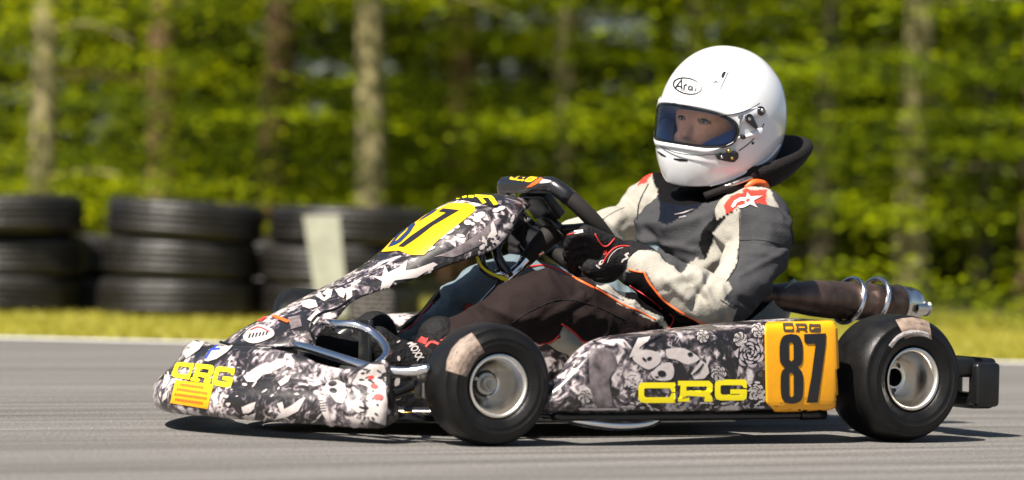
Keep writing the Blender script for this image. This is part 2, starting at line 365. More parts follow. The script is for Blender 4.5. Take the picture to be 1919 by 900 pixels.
# ------------------------------------------------------------------ trees
def foliage(rng,boughs,size=(.035,.075),per=150):
    """boughs: (centre xyz, length along x, depth, thickness); flat sprays of leaves"""
    out=[]
    for (c,lx,ly,lz,k) in boughs:
        n=int(per*k); 
        p=rng.normal(size=(n,3))*.5; p=np.clip(p,-1.2,1.2); P=np.array(c)+p*np.array([lx,ly,lz]); P[:,2]-=.10*(p[:,0]**2+p[:,1]**2)*lx
        s=size[0]+rng.random(n)*(size[1]-size[0]); a=rng.random(n)*6.283; til=(rng.random((n,2))-.5)*1.5
        e1=np.stack([np.cos(a),np.sin(a),til[:,0]*.6],1); e2=np.stack([-np.sin(a),np.cos(a),til[:,1]],1)
        e1/=np.linalg.norm(e1,axis=1)[:,None]; e2/=np.linalg.norm(e2,axis=1)[:,None]
        q=np.stack([P-e1*s[:,None]*.5,P+e2*s[:,None]*.28,P+e1*s[:,None]*.5,P-e2*s[:,None]*.28],1); out.append(q)
    V=np.concatenate(out).reshape(-1,3); n=len(V)//4
    me=bpy.data.meshes.new('crown'); me.vertices.add(len(V)); me.vertices.foreach_set('co',V.ravel()); me.loops.add(4*n); me.loops.foreach_set('vertex_index',np.arange(4*n)); me.polygons.add(n); me.polygons.foreach_set('loop_start',np.arange(n)*4); me.update(calc_edges=True); me.validate(); return me
LEAFA=leaf_mat('broad leaves',(.006,.022,.001),(.38,.47,.003),.5)
LEAFB=leaf_mat('fresh leaves',(.018,.05,.001),(.48,.53,.004),.5)
LEAFC=leaf_mat('needles',(.010,.028,.002),(.22,.30,.004),.4)
def crown_mesh(seed,h,rad,low,leaf,nb,size=(.035,.075)):
    rng=np.random.default_rng(seed); bo=[]
    for i in range(nb):
        z=low+(h-low)*rng.random()**1.55; tt=(z-low)/(h-low); rr=rad*(1-.75*tt)*(.3+.8*rng.random()); a=rng.random()*6.283
        bo.append(((math.cos(a)*rr,math.sin(a)*rr,z),.5+.8*rng.random(),.4+.6*rng.random(),.018+.04*rng.random(),.4+1.5*rng.random()**1.5))
    me=foliage(rng,bo,size,170); me.materials.append(leaf); return me
CR=[crown_mesh(1,7.0,1.7,.5,LEAFA,140),crown_mesh(2,6.5,1.6,.35,LEAFB,130),crown_mesh(3,8.0,1.6,.8,LEAFC,140),crown_mesh(4,6.8,1.9,.55,LEAFA,130)]
def trunk_mesh(seed,h,r,m):
    rng=random.Random(seed); pts=[Vector((0,0,-.05))]; rad=[r*1.25]
    for i in range(1,9): pts.append(Vector((rng.uniform(-.03,.03)*i*.5,rng.uniform(-.03,.03)*i*.5,h*i/8))); rad.append(r*(1-.09*i))
    b=MB(); b.tube(pts,rad,14)
    for i in range(16):
        z=h*(.1+.8*rng.random()); a=rng.random()*6.28; L=.5+rng.random()*.8; t=z/h
        p0=Vector((0,0,z)); p1=p0+Vector((math.cos(a)*L*.5,math.sin(a)*L*.5,.05)); p2=p0+Vector((math.cos(a)*L,math.sin(a)*L,-.08*L)); b.tube([p0,p1,p2],[r*.13,r*.09,r*.03],6)
    me=bpy.data.meshes.new('trunk'); me.from_pydata([tuple(v) for v in b.v],[],b.f); me.polygons.foreach_set('use_smooth',[True]*len(me.polygons)); me.materials.append(K[m]); return me
K['bark_grey']=mat('grey bark',(.12,.10,.06),.9,bump=1.,bscale=18,var=.6,vscale=7)
TR=[trunk_mesh(1,6.2,.10,'bark'),trunk_mesh(2,6.2,.12,'bark_pine'),trunk_mesh(3,6.2,.09,'bark_grey')]
def tree(name,px,d,ti,ci,sc_,label,cat='tree',crown_shift=(0,0),rz=None):
    u=(px-959.5)/F*d; p=B(d,u,-.012); t=empty(name,p,label,cat,'trees at the edge of the wood behind the track')
    rz=random.random()*6.28 if rz is None else rz
    a=bpy.data.objects.new('trunk',TR[ti]); b=bpy.data.objects.new('crown',CR[ci])
    for o in (a,b): col.objects.link(o); o.parent=t; o.rotation_euler=(0,0,rz); o.scale=(sc_,sc_,sc_)
    b.location=(crown_shift[0],crown_shift[1],0); return t
tree('birch_tree',76,19.5,0,1,.8,'tree with pale trunk at the far left edge, above the leftmost stack of tyres')
tree('birch_tree',689,20.5,0,3,.95,'tree with tall pale straight trunk rising behind the leaning white marker board')
tree('pine_tree',512,22.0,1,2,.95,'brown barked tree standing just left of the pale trunk behind the white marker board')
tree('birch_tree',1058,24.0,0,1,1.0,'pale trunk mostly hidden in leaves, left of the driver in the white helmet')
tree('birch_tree',1545,22.0,2,0,.9,'slim pale trunk just right of the white helmet, above the exhaust pipe')
tree('birch_tree',1709,21.0,0,2,1.0,'tall grey brown trunk rising directly above the rear kart wheel')
tree('birch_tree',1832,23.5,2,1,1.0,'slim trunk in shade near the right edge of the wood')
tree('pine_tree',300,24.5,1,0,1.0,'tree hidden by leaves between the two left stacks of tyres')
tree('pine_tree',860,25.,1,3,1.1,'dark tree in the wood above the number panel of the kart')
tree('birch_tree',1300,24.0,2,3,1.05,'tree directly behind the white helmet of the driver')
tree('pine_tree',1950,20.5,1,0,1.0,'bushy tree at the right edge of the wood')
LEAFD=leaf_mat('shaded leaves',(.006,.018,.002),(.075,.105,.004),.3)  # leaf colour itself darkened, painting in the shade seen between nearer crowns
def wood():
    rng=np.random.default_rng(11); bo=[]
    for i in range(3800):
        d=25.5+rng.random()**1.2*24; u=(rng.random()*2-1)*(d*.30+1.5); z=rng.random()**1.25*9; p=B(d,u,z); bo.append(((p.x,p.y,p.z),.4+.5*rng.random(),.4+.4*rng.random(),.05+.12*rng.random(),.35+.5*rng.random()))
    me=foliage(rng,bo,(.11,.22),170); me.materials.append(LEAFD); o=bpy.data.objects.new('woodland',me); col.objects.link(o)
    tag(o,'dense green woodland of leafy boughs filling the background behind the nearer trunks','woodland',None,'stuff')
    b=MB(); rg=random.Random(5)
    for i in range(46):
        d=27+rg.random()*12; u=rg.uniform(-1,1)*(d*.3+1); r=.08+rg.random()*.07; p=B(d,u,-.02); b.tube([p,p+Vector((rg.uniform(-.1,.1),rg.uniform(-.1,.1),5)),p+Vector((rg.uniform(-.2,.2),rg.uniform(-.2,.2),9))],[r,r*.8,r*.5],8,sub=2)
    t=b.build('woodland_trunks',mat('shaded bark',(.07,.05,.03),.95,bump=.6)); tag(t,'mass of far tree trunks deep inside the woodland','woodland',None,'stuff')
wood()
def understory():
    rng=np.random.default_rng(21); bo=[]
    for i in range(300):
        d=16.4+rng.random()**1.3*8; u=(rng.random()*2-1)*(d*.27)
        if u>.5: d-=1.15; z=.03+rng.random()**1.5*.55; p=B(d,u,z); bo.append(((p.x,p.y,p.z),.2+.3*rng.random(),.2+.3*rng.random(),.04+.05*rng.random(),.3+.5*rng.random()))
    me=foliage(rng,bo,(.03,.07),90); me.materials.append(LEAFA); o=bpy.data.objects.new('undergrowth',me); col.objects.link(o)
    tag(o,'low leafy undergrowth along the foot of the wood','undergrowth',None,'stuff')
understory()
# ------------------------------------------------------------------ tyre wall
def tyre_mesh():
    Ro,Ri,h=.345,.21,.172; prof=[]
    def add(r,z): prof.append((r,z))
    add(Ri,-.055); add(Ri+.012,-.075); add(Ri+.045,-.083); add(Ro-.04,-.084); add(Ro-.018,-.074); add(Ro-.006,-.058)
    for zc in (-.036,-.012,.012,.036):
        add(Ro,zc-.010); add(Ro+.001,zc+.006); add(Ro-.009,zc+.008); add(Ro-.009,zc+.0135)
    add(Ro-.006,.058); add(Ro-.018,.074); add(Ro-.04,.084); add(Ri+.045,.083); add(Ri+.012,.075); add(Ri,.055); add(Ri+.02,.03); add(Ro-.03,.02); add(Ro-.03,-.02); add(Ri+.02,-.03); add(Ri,-.055)
    b=MB(); b.lathe((0,0,0),(0,0,1),prof,64); me=bpy.data.meshes.new('stacked_tyre'); me.from_pydata([tuple(v) for v in b.v],[],b.f); me.polygons.foreach_set('use_smooth',[True]*len(me.polygons)); me.materials.append(K['old_tyre']); return me
TY=tyre_mesh(); rg=random.Random(4)
names=['leftmost stack, cut by the picture edge','second stack from the left','third stack, behind the white marker board']
lev=['bottom','middle','top']
for s,(px,d) in enumerate(((8,15.5),(330,15.45),(632,15.4))):
    for k in range(3):
        jitter=rg.uniform(-.03,.03); dd=d+rg.uniform(-.03,.03)
        if s==0 and k==2: jitter=-.0
        if s==1 and k==2: jitter=.04
        if s==2 and k==2: jitter=.05
        o=bpy.data.objects.new('stacked_tyre',TY); col.objects.link(o); o.location=B(dd,(px-959.5)/F*d+jitter,.078+k*.168 + (0 if s!=2 else -.006*k)); o.rotation_euler=(rg.uniform(-.03,.03),rg.uniform(-.045,.045),rg.random()*6); o.scale=(rg.uniform(.96,1.03),)*2+(1.,)
        tag(o,'worn black car tyre lying flat, %s of the %s'%(lev[k],names[s]),'tyre','old tyres stacked along the track edge')
for n_,px in enumerate((165,488)):
    for k in range(2):
        o=bpy.data.objects.new('stacked_tyre',TY); col.objects.link(o); o.location=B(16.15+rg.uniform(-.02,.02),(px-959.5)/F*16.15+rg.uniform(-.03,.03),.078+k*.168); o.rotation_euler=(rg.uniform(-.02,.02),rg.uniform(-.03,.03),rg.random()*6)
        tag(o,'%s back row tyre in the gap between the %s stacks'%(('lower','upper')[k],('leftmost and second','second and third')[n_]),'tyre','old tyres stacked along the track edge')
# extra stacks farther along out of the left edge are left out
def marker():
    q=B(14.85,(604-959.5)/F*14.85,0); b=MB(); bl=(592,585);
    d=14.85
    def Q(px,py): r=ray(px,py); t=d/(r@fw); return Vector(CAM+r*t)
    pts=[Q(568,405),Q(636,404),Q(650,560),Q(592,562)]
    pts[2]=pts[1]+(pts[2]-pts[1])*1.22; pts[3]=pts[0]+(pts[3]-pts[0])*1.22
    n=Vector(fw)*.012; vs=pts+[p+n for p in pts]
    b.add(vs,[(0,1,2,3),(7,6,5,4),(0,4,5,1),(1,5,6,2),(2,6,7,3),(3,7,4,0)])
    o=b.build('marker_board','marker',None,False); tag(o,'faded white plastic marker board leaning against the third stack of tyres','marker board')
marker()
#=KART
# ------------------------------------------------------------------ the kart
kart=empty('racing_kart',(.5,0,0),'low racing go-kart in black and white collage wrap with yellow number 87 plates','go-kart')
def lathe_y(b,prof,seg=72,cap=False): return b.lathe((0,0,0),(0,1,0),[(r,h) for r,h in prof],seg,cap)
def wheel(kind):
    """built round the origin, axle along +Y, +Y outward"""
    t=bpy.data.objects.new('wheel',None); col.objects.link(t); 
    if kind=='front':
        Rr,wd,rl=.1275,.13,.0655
        ty=[(rl-.001,.044),(rl+.003,.0545),(.075,.0605),(.086,.0635),(.0875,.0645),(.089,.0637),(.098,.0642),(.0985,.065),(.0995,.0640),(.108,.0610),(.1165,.053),(.1172,.0535),(.1205,.0475),(.1245,.039),(.1268,.026),(.1275,.0)]
        rim=[(rl,.047),(rl+.0012,.0535),(rl,.0565),(rl-.003,.0572),(rl-.006,.055),(rl-.0085,.050),(.055,.0465),(.051,.036),(.045,.018),(.036,.003),(.028,-.004),(.0225,-.006)]
        hub=[(.0225,-.006),(.0225,.0),(.016,.001),(.016,.012),(.013,.016),(.0001,.016)]
    else:
        Rr,wd,rl=.140,.178,.0685
        ty=[(rl-.001,.060),(rl+.003,.071),(.078,.0775),(.09,.0825),(.0915,.0835),(.093,.0828),(.103,.0852),(.1035,.086),(.1045,.0852),(.114,.0835),(.1215,.0775),(.122,.078),(.1275,.0705),(.1345,.058),(.1385,.04),(.140,.0)]
        rim=[(rl,.064),(rl+.0012,.0715),(rl,.0745),(rl-.003,.0752),(rl-.006,.073),(rl-.0085,.068),(.0575,.064),(.0545,.05),(.051,.028),(.047,.008),(.041,-.006),(.034,-.012),(.026,-.014),(.0255,.0),(.0235,.004),(.020,.004),(.0185,-.002)]
        hub=[(.0185,-.002),(.018,-.04),(.0001,-.04)]
    full=ty+[(r,-h) for r,h in ty[::-1][1:]]
    b=MB(); lathe_y(b,full,96); tyre=b.build('tyre','rubber',t,True,True)
    b=MB(); lathe_y(b,rim,96); bk=[(rl,-.06),(rl-.006,-.058),(.055,-.05),(.05,-.02),(.03,-.012),(.0225,-.010)]; lathe_y(b,bk,96); lathe_y(b,[(rl-.002,-.058),(rl-.002,.05)],96)
    rimo=b.build('rim','turned',t,True,True)
    b=MB(); lathe_y(b,[(.0245,-.0052),(.0245,-.002),(.0215,-.002)] if kind=='front' else [(.0262,-.012),(.0262,-.006),(.0255,-.006)],40); b.build('hub_ring','black',t,True,True)  # plain black ring round the base of the hub
    autosmooth(rimo,40)
    b=MB(); lathe_y(b,hub,32)
    if kind=='front':
        b.lathe((0,.016,0),(0,1,0),[(.009,0),(.009,.007),(.0085,.008),(.005,.008),(.005,.013),(.001,.013)],6)
        for k in range(3):
            a=k*2.094+.4; b.lathe((.027*math.cos(a),-.004,.027*math.sin(a)),(0,1,0),[(.0001,.0055),(.004,.0055),(.004,-.001)],6)
    else:
        for k in range(3):
            a=k*2.094+.2; b.lathe((.0305*math.cos(a),-.013,.0305*math.sin(a)),(0,1,0),[(.0001,.006),(.0042,.006),(.0042,-.001)],6)
    h=b.build('hub','steel' if kind=='front' else 'black_gloss',t,False,True)
    # valve
    return t
def place_wheel(t,loc,rz,cam_=0.,flip=False):
    t.location=loc; t.rotation_euler=(cam_,0,rz+(math.pi if flip else 0)); setparent(t,kart); return t
def dupw(t):
    r=bpy.data.objects.new('wheel',None); col.objects.link(r)
    for ch in t.children:
        c=ch.copy(); col.objects.link(c); c.parent=r
    return r
wf=wheel('front'); wf2=dupw(wf); wr=wheel('rear'); wr2=dupw(wr)
place_wheel(wf,(1.05,.54,.1275),R(-3.5),R(-1.5)); place_wheel(wf2,(1.03,-.378,.170),R(58),R(2),True)
place_wheel(wr,(.03,.548,.140),0); place_wheel(wr2,(.03,-.548,.140),0,0,True)
for wl in (wf,wf2,wr,wr2): tag(wl)
def tyre_target(wl):
    return bvh(wl.children[0])
bpy.context.view_layer.update()
def wheel_bvh(w):
    ty=[c for c in w.children if c.name.startswith('tyre')][0]; mw=w.matrix_world
    return ty,BVHTree.FromPolygons([mw@v.co for v in ty.data.vertices],[tuple(p.vertices) for p in ty.data.polygons])
def setparent_world(o,p):
    o.parent=p; o.matrix_parent_inverse=p.matrix_world.inverted()
tyf,bf=wheel_bvh(wf); tyr,br=wheel_bvh(wr)
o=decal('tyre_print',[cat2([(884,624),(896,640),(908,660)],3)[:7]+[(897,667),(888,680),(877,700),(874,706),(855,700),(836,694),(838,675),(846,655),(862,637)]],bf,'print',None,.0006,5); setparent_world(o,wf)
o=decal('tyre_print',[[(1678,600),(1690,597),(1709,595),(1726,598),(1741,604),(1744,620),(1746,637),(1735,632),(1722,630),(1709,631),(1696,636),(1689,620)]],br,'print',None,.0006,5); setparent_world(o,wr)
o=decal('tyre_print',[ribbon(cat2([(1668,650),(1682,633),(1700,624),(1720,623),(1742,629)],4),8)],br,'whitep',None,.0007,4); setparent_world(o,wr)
# ---- front bumper
def bumper():
    vs=[];fs=[]; ts=[i/40*2-1 for i in range(41)]; prof_n=None
    tops=[(0,.183),(.15,.187),(.25,.184),(.31,.176),(.36,.158),(.42,.150),(.47,.172),(.5,.182)]
    def itp(y,tb):
        y=abs(y)
        for (a,b),(c,d) in zip(tb,tb[1:]):
            if y<=c: t=(y-a)/(c-a); t=t*t*(3-2*t); return b+(d-b)*t
        return tb[-1][1]
    rec=[(0,.115),(.15,.105),(.3,.07),(.42,.035),(.5,.02)]
    for i,t in enumerate(ts):
        y=t*.5; ay=abs(y); xo=1.535-.275*(ay/.5)**1.65; 
        nx,ny=1.,(1.65*.275/.5*(ay/.5)**.65)*(1 if y>0 else -1); L=math.hypot(nx,ny); nx/=L; ny/=L
        zt=itp(y,tops); rc=itp(y,rec); zb=.03+.006*math.cos(t*1.5)
        sec=[(-.11,zb+.012),(-.03,zb),(-.012,zb),(-.001,zb+.012),(.004,zb+.03),(.002,zb+.055),(-.006-.15*rc,zb+.078),(-.02-.4*rc,zb+(zt-zb)*.72),(-.75*rc,zt-.012),(-rc,zt),(-rc-.012,zt-.002),(-rc-.02,zt-.02),(-rc-.03,.09),(-.11,.06)]
        for (dn,z) in sec: vs.append(Vector((xo+nx*dn,y+ny*dn,z)))
    n=len(sec)
    for i in range(40):
        for k in range(n): fs.append((i*n+k,(i+1)*n+k,(i+1)*n+(k+1)%n,i*n+(k+1)%n))
    fs.append(tuple(range(n))); fs.append(tuple(40*n+k for k in range(n))[::-1])
    o=mesh('front_bumper',vs,fs,'wrap',kart); 
    return subsurf(o,2)
bump=bumper()
# ---- front fairing
ST=[((413,641),(585,650),.15),((440,622),(594,637),.147),((470,605),(602,620),.14),((527,575),(636,598),.12),((600,537),(655,565),.10),((660,505),(695,551),.095),((700,479),(748,534),.105),((735,446),(812,510),.12),((790,401),(868,488),.135),((830,376),(925,474),.14),((880,362),(950,447),.135),((935,364),(966,420),.115),((966,380),(977,400),.06)]
def fairing():
    vs=[];fs=[];n=24
    for (U,Lp,wd) in ST:
        N=Py(*Lp,wd); Kp=Py(U[0]+4,U[1]+(2 if U[0]<700 else -1),-.045); Kp.y=0; m=Kp-Vector((N.x,0,N.z))
        for k in range(n+1):
            t=math.pi*k/n; vs.append(Vector((N.x,0,N.z))+m*(math.sin(t)**.8)+Vector((0,wd*math.cos(t),0)))
    ns=len(ST)
    for i in range(ns-1):
        for k in range(n): fs.append((i*(n+1)+k,i*(n+1)+k+1,(i+1)*(n+1)+k+1,(i+1)*(n+1)+k))
    o=mesh('front_fairing',vs,fs,'wrap',kart); bm=bmesh.new(); bm.from_mesh(o.data); bmesh.ops.recalc_face_normals(bm,faces=bm.faces); bm.to_mesh(o.data); bm.free()
    m=o.modifiers.new('s','SOLIDIFY'); m.thickness=.006; m.offset=-1; bake(o); subsurf(o,2)
    return o
fair=fairing()
fb=bvh(fair)
# ---- side pods
def sidepod(sgn):
    xs=[(.955,.585,.570,.078,.090),(.945,.597,.568,.074,.104),(.915,.610,.562,.071,.130),(.885,.617,.555,.070,.160),(.86,.620,.548,.070,.187),(.83,.621,.54,.070,.210),(.79,.622,.53,.070,.226),(.7,.624,.50,.070,.234),(.6,.624,.47,.070,.241),(.5,.624,.44,.070,.249),(.4,.624,.40,.071,.256),(.3,.622,.40,.072,.262),(.235,.620,.40,.073,.266),(.215,.612,.40,.075,.264)]
    vs=[];fs=[]
    for (x,yo,yi,zb,zt) in xs:
        r=min(.014,(zt-zb)*.3); s=[(yi,zb),(yo-r*1.4,zb),(yo-.3*r,zb+.3*r),(yo,zb+1.6*r),(yo+.002,(zb+zt)/2),(yo-.002,zt-1.5*r),(yo-.5*r,zt-.35*r),(yo-r*1.6,zt),(yi,zt+.004),(yi-.004,zt-.02),(yi,zb+.02)]
        for (y,z) in s: vs.append(Vector((x,y*sgn,z)))
    n=len(s); m=len(xs)
    for i in range(m-1):
        for k in range(n): fs.append((i*n+k,i*n+(k+1)%n,(i+1)*n+(k+1)%n,(i+1)*n+k))
    fs.append(tuple(range(n))[::-1]); fs.append(tuple((m-1)*n+k for k in range(n)))
    o=mesh('side_pod',vs,fs,'wrap',kart); bm=bmesh.new(); bm.from_mesh(o.data); bmesh.ops.recalc_face_normals(bm,faces=bm.faces); bm.to_mesh(o.data); bm.free(); return subsurf(o,2)
pod=sidepod(1); pod2=sidepod(-1); pb=bvh(pod)
def C4(x,y): return (1000+x/3.1983,580+y/3.2)     # from the enlarged crop of the pod
def rr(pts,r=6):
    out=[];n=len(pts)
    for i in range(n):
        a=Vector(pts[i-1]);b=Vector(pts[i]);c=Vector(pts[(i+1)%n]); d1=(a-b).normalized(); d2=(c-b).normalized(); p=b+d1*r; q=b+d2*r
        for k in range(5): t=k/4; out.append(tuple(p*(1-t)**2+b*2*t*(1-t)+q*t*t))
    return out
decal('lower_edge',[ribbon([C4(230,612),C4(700,620),C4(1300,618),C4(1830,612)],5)],pb,'black',pod,.002,8)
plate=decal('number_plate',[rr([C4(1380,112),C4(1400,88),C4(1790,80),C4(1822,110),C4(1842,540),C4(1842,580),C4(1800,606),C4(1450,608),C4(1388,560)],4)],pb,'amber',pod,.005,6,thick=.003)
def S(*p): return [C4(a,b) for a,b in p]
eight={'o':cat2([C4(*p) for p in [(1534,148),(1578,160),(1600,205),(1603,280),(1596,325),(1574,347),(1597,372),(1606,420),(1604,500),(1590,545),(1538,562),(1488,546),(1472,500),(1470,420),(1477,372),(1497,347),(1471,325),(1464,280),(1466,205),(1488,160),(1534,148)]],3)[:-1],
 'holes':[[C4(*p) for p in [(1534,196),(1547,206),(1548,300),(1534,312),(1520,300),(1520,206)]],[C4(*p) for p in [(1534,376),(1548,388),(1548,515),(1536,526),(1522,515),(1521,388)]]]}
decal('digit',[eight],pb,'dark_print',pod,.0068,5)
decal('digit',[S((1610,150),(1742,145),(1740,205),(1724,330),(1692,555),(1626,556),(1655,400),(1680,206),(1630,208),(1612,196))],pb,'dark_print',pod,.0068,5)
def letC(x0,x1,y0,y1,t,fn):   # wide squared racing letters
    return [ [fn(*p) for p in q] for q in [[(x1,y0),(x0+t*.8,y0),(x0+.2*t,y0+.2*t),(x0,y0+.8*t),(x0,y1-.8*t),(x0+.3*t,y1-.2*t),(x0+t,y1),(x1,y1),(x1,y1-t*1.9),(x1-t*.5,y1-t*1.9),(x1-t*1.0,y1-t),(x0+t*1.3,y1-t),(x0+t,y1-t*1.3),(x0+t,y0+t*1.2),(x0+t*1.2,y0+t),(x1-t*.9,y0+t),(x1-t*.5,y0+t*1.9),(x1,y0+t*1.9)]]]
def letG(x0,x1,y0,y1,t,fn):
    ym=(y0+y1)/2
    return [[fn(*p) for p in [(x1-t*.3,y0),(x0+t*.8,y0),(x0+.2*t,y0+.2*t),(x0,y0+.8*t),(x0,y1-.8*t),(x0+.3*t,y1-.2*t),(x0+t,y1),(x1-t*.6,y1),(x1-.1*t,y1-.3*t),(x1,y1-t),(x1,ym-.1*t),(x0+(x1-x0)*.48,ym-.1*t),(x0+(x1-x0)*.48,ym+.7*t),(x1-t,ym+.7*t),(x1-t*1.1,y1-t),(x0+t*1.3,y1-t),(x0+t,y1-t*1.3),(x0+t,y0+t*1.2),(x0+t*1.2,y0+t),(x1-t*.9,y0+t),(x1-t*.5,y0+t*1.5),(x1,y0+t*1.5),(x1,y0+.4*t)]]]
def letR(x0,x1,y0,y1,t,fn):
    ym=(y0+y1)/2; w_=x1-x0
    return [{'o':[fn(*p) for p in [(x0,y0),(x1-t*.6,y0),(x1,y0+.6*t),(x1,ym-.1*t),(x1-.5*t,ym+.45*t),(x1-.1*t,ym+t),(x1,y1),(x1-t*1.5,y1),(x1-t*1.4,ym+t*1.0),(x0+t*1.6,ym+t*.8),(x0+t*1.3,y1-.7*t),(x0+t*2,y1-.7*t),(x0+t*2,y1),(x0,y1),(x0,y1-.7*t),(x0+t*.3,y1-.7*t),(x0+t*.45,y0+.8*t),(x0,y0+.8*t)]],
      'holes':[[fn(*p) for p in [(x0+t*1.5,y0+t),(x1-t*1.1,y0+t),(x1-t,y0+t*1.2),(x1-t*1.1,ym-.1*t),(x0+t*1.45,ym-.1*t)]]]}]
decal('lettering',letC(625,845,438,560,34,C4),pb,'yellow_bright',pod,.0022,6)
decal('lettering',letR(862,1070,428,552,34,C4),pb,'yellow_bright',pod,.0022,6)
decal('lettering',letG(1083,1275,420,545,34,C4),pb,'yellow_bright',pod,.0022,6)
decal('scuff',[ell(*C4(1818,505),1.5,3,10,8)],pb,'grime',pod,.0055,5)
for _ in range(16):
    x_,y_=rg.uniform(1420,1820),rg.uniform(520,598); decal('scuff',[ribbon([C4(x_,y_),C4(x_+rg.uniform(5,22),y_+rg.uniform(-4,4))],rg.uniform(.5,1.1))],pb,'grime',pod,.0055,5)
for f_,a,b in ((letC,1488,1552),(letR,1562,1632),(letG,1642,1712)): decal('small_lettering',f_(a,b,97,137,12,C4),pb,'grime',pod,.0062,5)
# pictures in the wrap: women's faces, roses, petals
def art(px_polys,m,tgt,par,off): return decal('printed_picture',px_polys,tgt,m,par,off,6)
def petal(cx,cy,a,b,rot): return ell(cx,cy,a,b,rot,14)
rg=random.Random(9)
art([cat2(S((590,290),(640,245),(720,250),(760,290),(745,330),(690,360),(640,340),(600,310),(590,290)),3)[:-1], cat2(S((700,380),(760,330),(820,320),(840,370),(820,420),(740,425),(705,400),(700,380)),3)[:-1], cat2(S((790,240),(880,230),(950,260),(990,300),(920,330),(850,300),(800,290),(790,240)),3)[:-1]],'whitep',pb,pod,.0018)
art([S((625,175),(700,165),(670,210),(640,250),(600,280),(570,290),(590,240)),S((940,385),(1000,305),(1040,330),(1050,380),(1020,415),(960,420))],'whitep',pb,pod,.0016)
art([ell(*C4(690,295),5,3.2,-25),ell(*C4(765,385),8,6,10),ell(*C4(660,300),5,2.5,40),ell(*C4(935,270),5,4,0),ell(*C4(735,405),4,1.6,0)]+[ribbon([C4(630+i*22,235-i*14),C4(665+i*22,205-i*12),C4(700+i*22,185-i*8)],1.8) for i in range(6)]+[ribbon(cat2([C4(940+i*14,400-i*6),C4(985+i*8,360-i*8),C4(1010+i*2,330-i*2)],3),1.6) for i in range(4)],'dark_print',pb,pod,.0026)
art([cat2(S((345,240),(450,235),(500,330),(450,420),(470,580),(380,585),(340,470),(330,330),(345,240)),3)[:-1]],'greyp',pb,pod,.0018)
art([S((265,590),(510,590),(500,602),(275,602))],'whitep',pb,pod,.002)
def rose(cx,cy,rad,off):
    P=[];D=[ell(*C4(cx,cy),rad*.30,rad*.30,0,26)]
    for ring,nn,wd in ((.92,7,.17),(.66,6,.15),(.42,5,.12),(.2,3,.1)):
        ph=rg.random()*6
        for k in range(nn):
            a0=ph+6.283*k/nn; a1=a0+6.283/nn*.86; q=[]; W=[]
            for m in range(7):
                t=m/6; a=a0+(a1-a0)*t; r_=rad*(ring+.07*math.sin(math.pi*t)-.10*t); q.append(C4(cx+math.cos(a)*r_,cy+math.sin(a)*r_)); W.append(rad*wd*.32*(.25+math.sin(math.pi*t)))
            P.append(ribbon(q,W))
    decal('printed_picture',D,pb,'dark_print',pod,off,7); decal('printed_picture',P,pb,'greyw' if rad>60 else 'whitep',pod,off+.0004,5)
for n_,(cx,cy,rad) in enumerate(((1292,262,84),(1345,128,40),(305,520,40),(1105,385,44),(1335,495,46),(1235,180,40),(1010,165,34))): rose(cx,cy,rad,.0019+.00004*n_)
decal('printed_picture',[ell(*C4(rg.uniform(500,1380),rg.uniform(560,598)),rg.uniform(3,6),rg.uniform(1.3,2.4),rg.uniform(-40,40),10) for _ in range(34)]+[ell(*C4(rg.uniform(510,640),rg.uniform(350,560)),rg.uniform(2,5),rg.uniform(1,2),rg.uniform(-60,60),9) for _ in range(26)]+[ell(*C4(rg.uniform(1280,1380),rg.uniform(400,590)),rg.uniform(3,7),rg.uniform(1.5,3),rg.uniform(-30,30),10) for _ in range(16)],pb,'whitep',pod,.0021,7)
# ---- fairing graphics
def C7(x,y): return (680+x/5.294,350+y/5.294)
fp=decal('number_plate',[rr([C7(185,655),C7(330,500),C7(620,290),C7(870,168),C7(1050,172),C7(1112,205),C7(1110,250),C7(960,370),C7(720,560),C7(610,682),C7(480,684),C7(360,640)],3)],fb,'yellow',fair,.0022,6)
decal('digit',[[C7(*p) for p in [(800,226),(960,243),(700,395),(540,520),(410,608),(355,604),(480,500),(640,390),(830,268),(755,258)]]],fb,'dark_print',fair,.0034,5)
decal('digit',[{'o':[C7(*p) for p in [(500,362),(530,378),(470,470),(380,560),(320,590),(255,610),(300,545),(400,430)]],'holes':[[C7(*p) for p in [(470,400),(440,450),(350,540),(315,555),(380,480)]]]},[C7(*p) for p in [(725,236),(745,236),(700,270),(600,330),(545,360),(620,300)]]],fb,'navy',fair,.0034,5)
bar=[C7(*p) for p in [(870,160),(960,100),(1100,66),(1280,82),(1330,130),(1340,195),(1280,200),(1200,180),(1000,135),(930,140)]]
decal('name_band',[bar],fb,'dark_print',fair,.0022,5)
for q in ([(1290,110),(1340,185),(1300,196),(1245,125),(1180,120),(1225,170),(1190,182),(1140,120),(1110,112),(1115,92),(1270,100)],[(1050,100),(1100,98),(1100,125),(1050,122)],[(985,112),(1030,100),(1035,118),(1000,128)],[(925,128),(965,112),(975,126),(940,136)]):
    decal('name_lettering',[[C7(*p) for p in q]],fb,'yellow_bright',fair,.0034,5)
def C2(x,y): return (460+x/2.5,320+y/2.5)
wht=[]
wht.append([C2(*p) for p in [(590,495),(640,500),(655,445),(670,480),(720,455),(760,420),(750,470),(800,460),(880,430),(900,440),(800,500),(700,515),(660,560),(630,560),(640,520)]])
wht+= [[C2(*p) for p in q] for q in ([(330,590),(350,570),(370,600),(400,560),(395,600),(370,615)],[(360,580),(385,555),(410,560),(400,600),(385,590)],[(420,560),(450,550),(475,560),(460,600),(440,590)],[(470,560),(500,560),(500,590),(470,620),(475,590)],[(260,615),(300,605),(330,610),(340,640),(300,650),(270,640)],[(290,700),(340,650),(355,670),(320,715)],[(300,690),(350,690),(320,725)],[(850,450),(880,445),(875,485),(855,490)])]
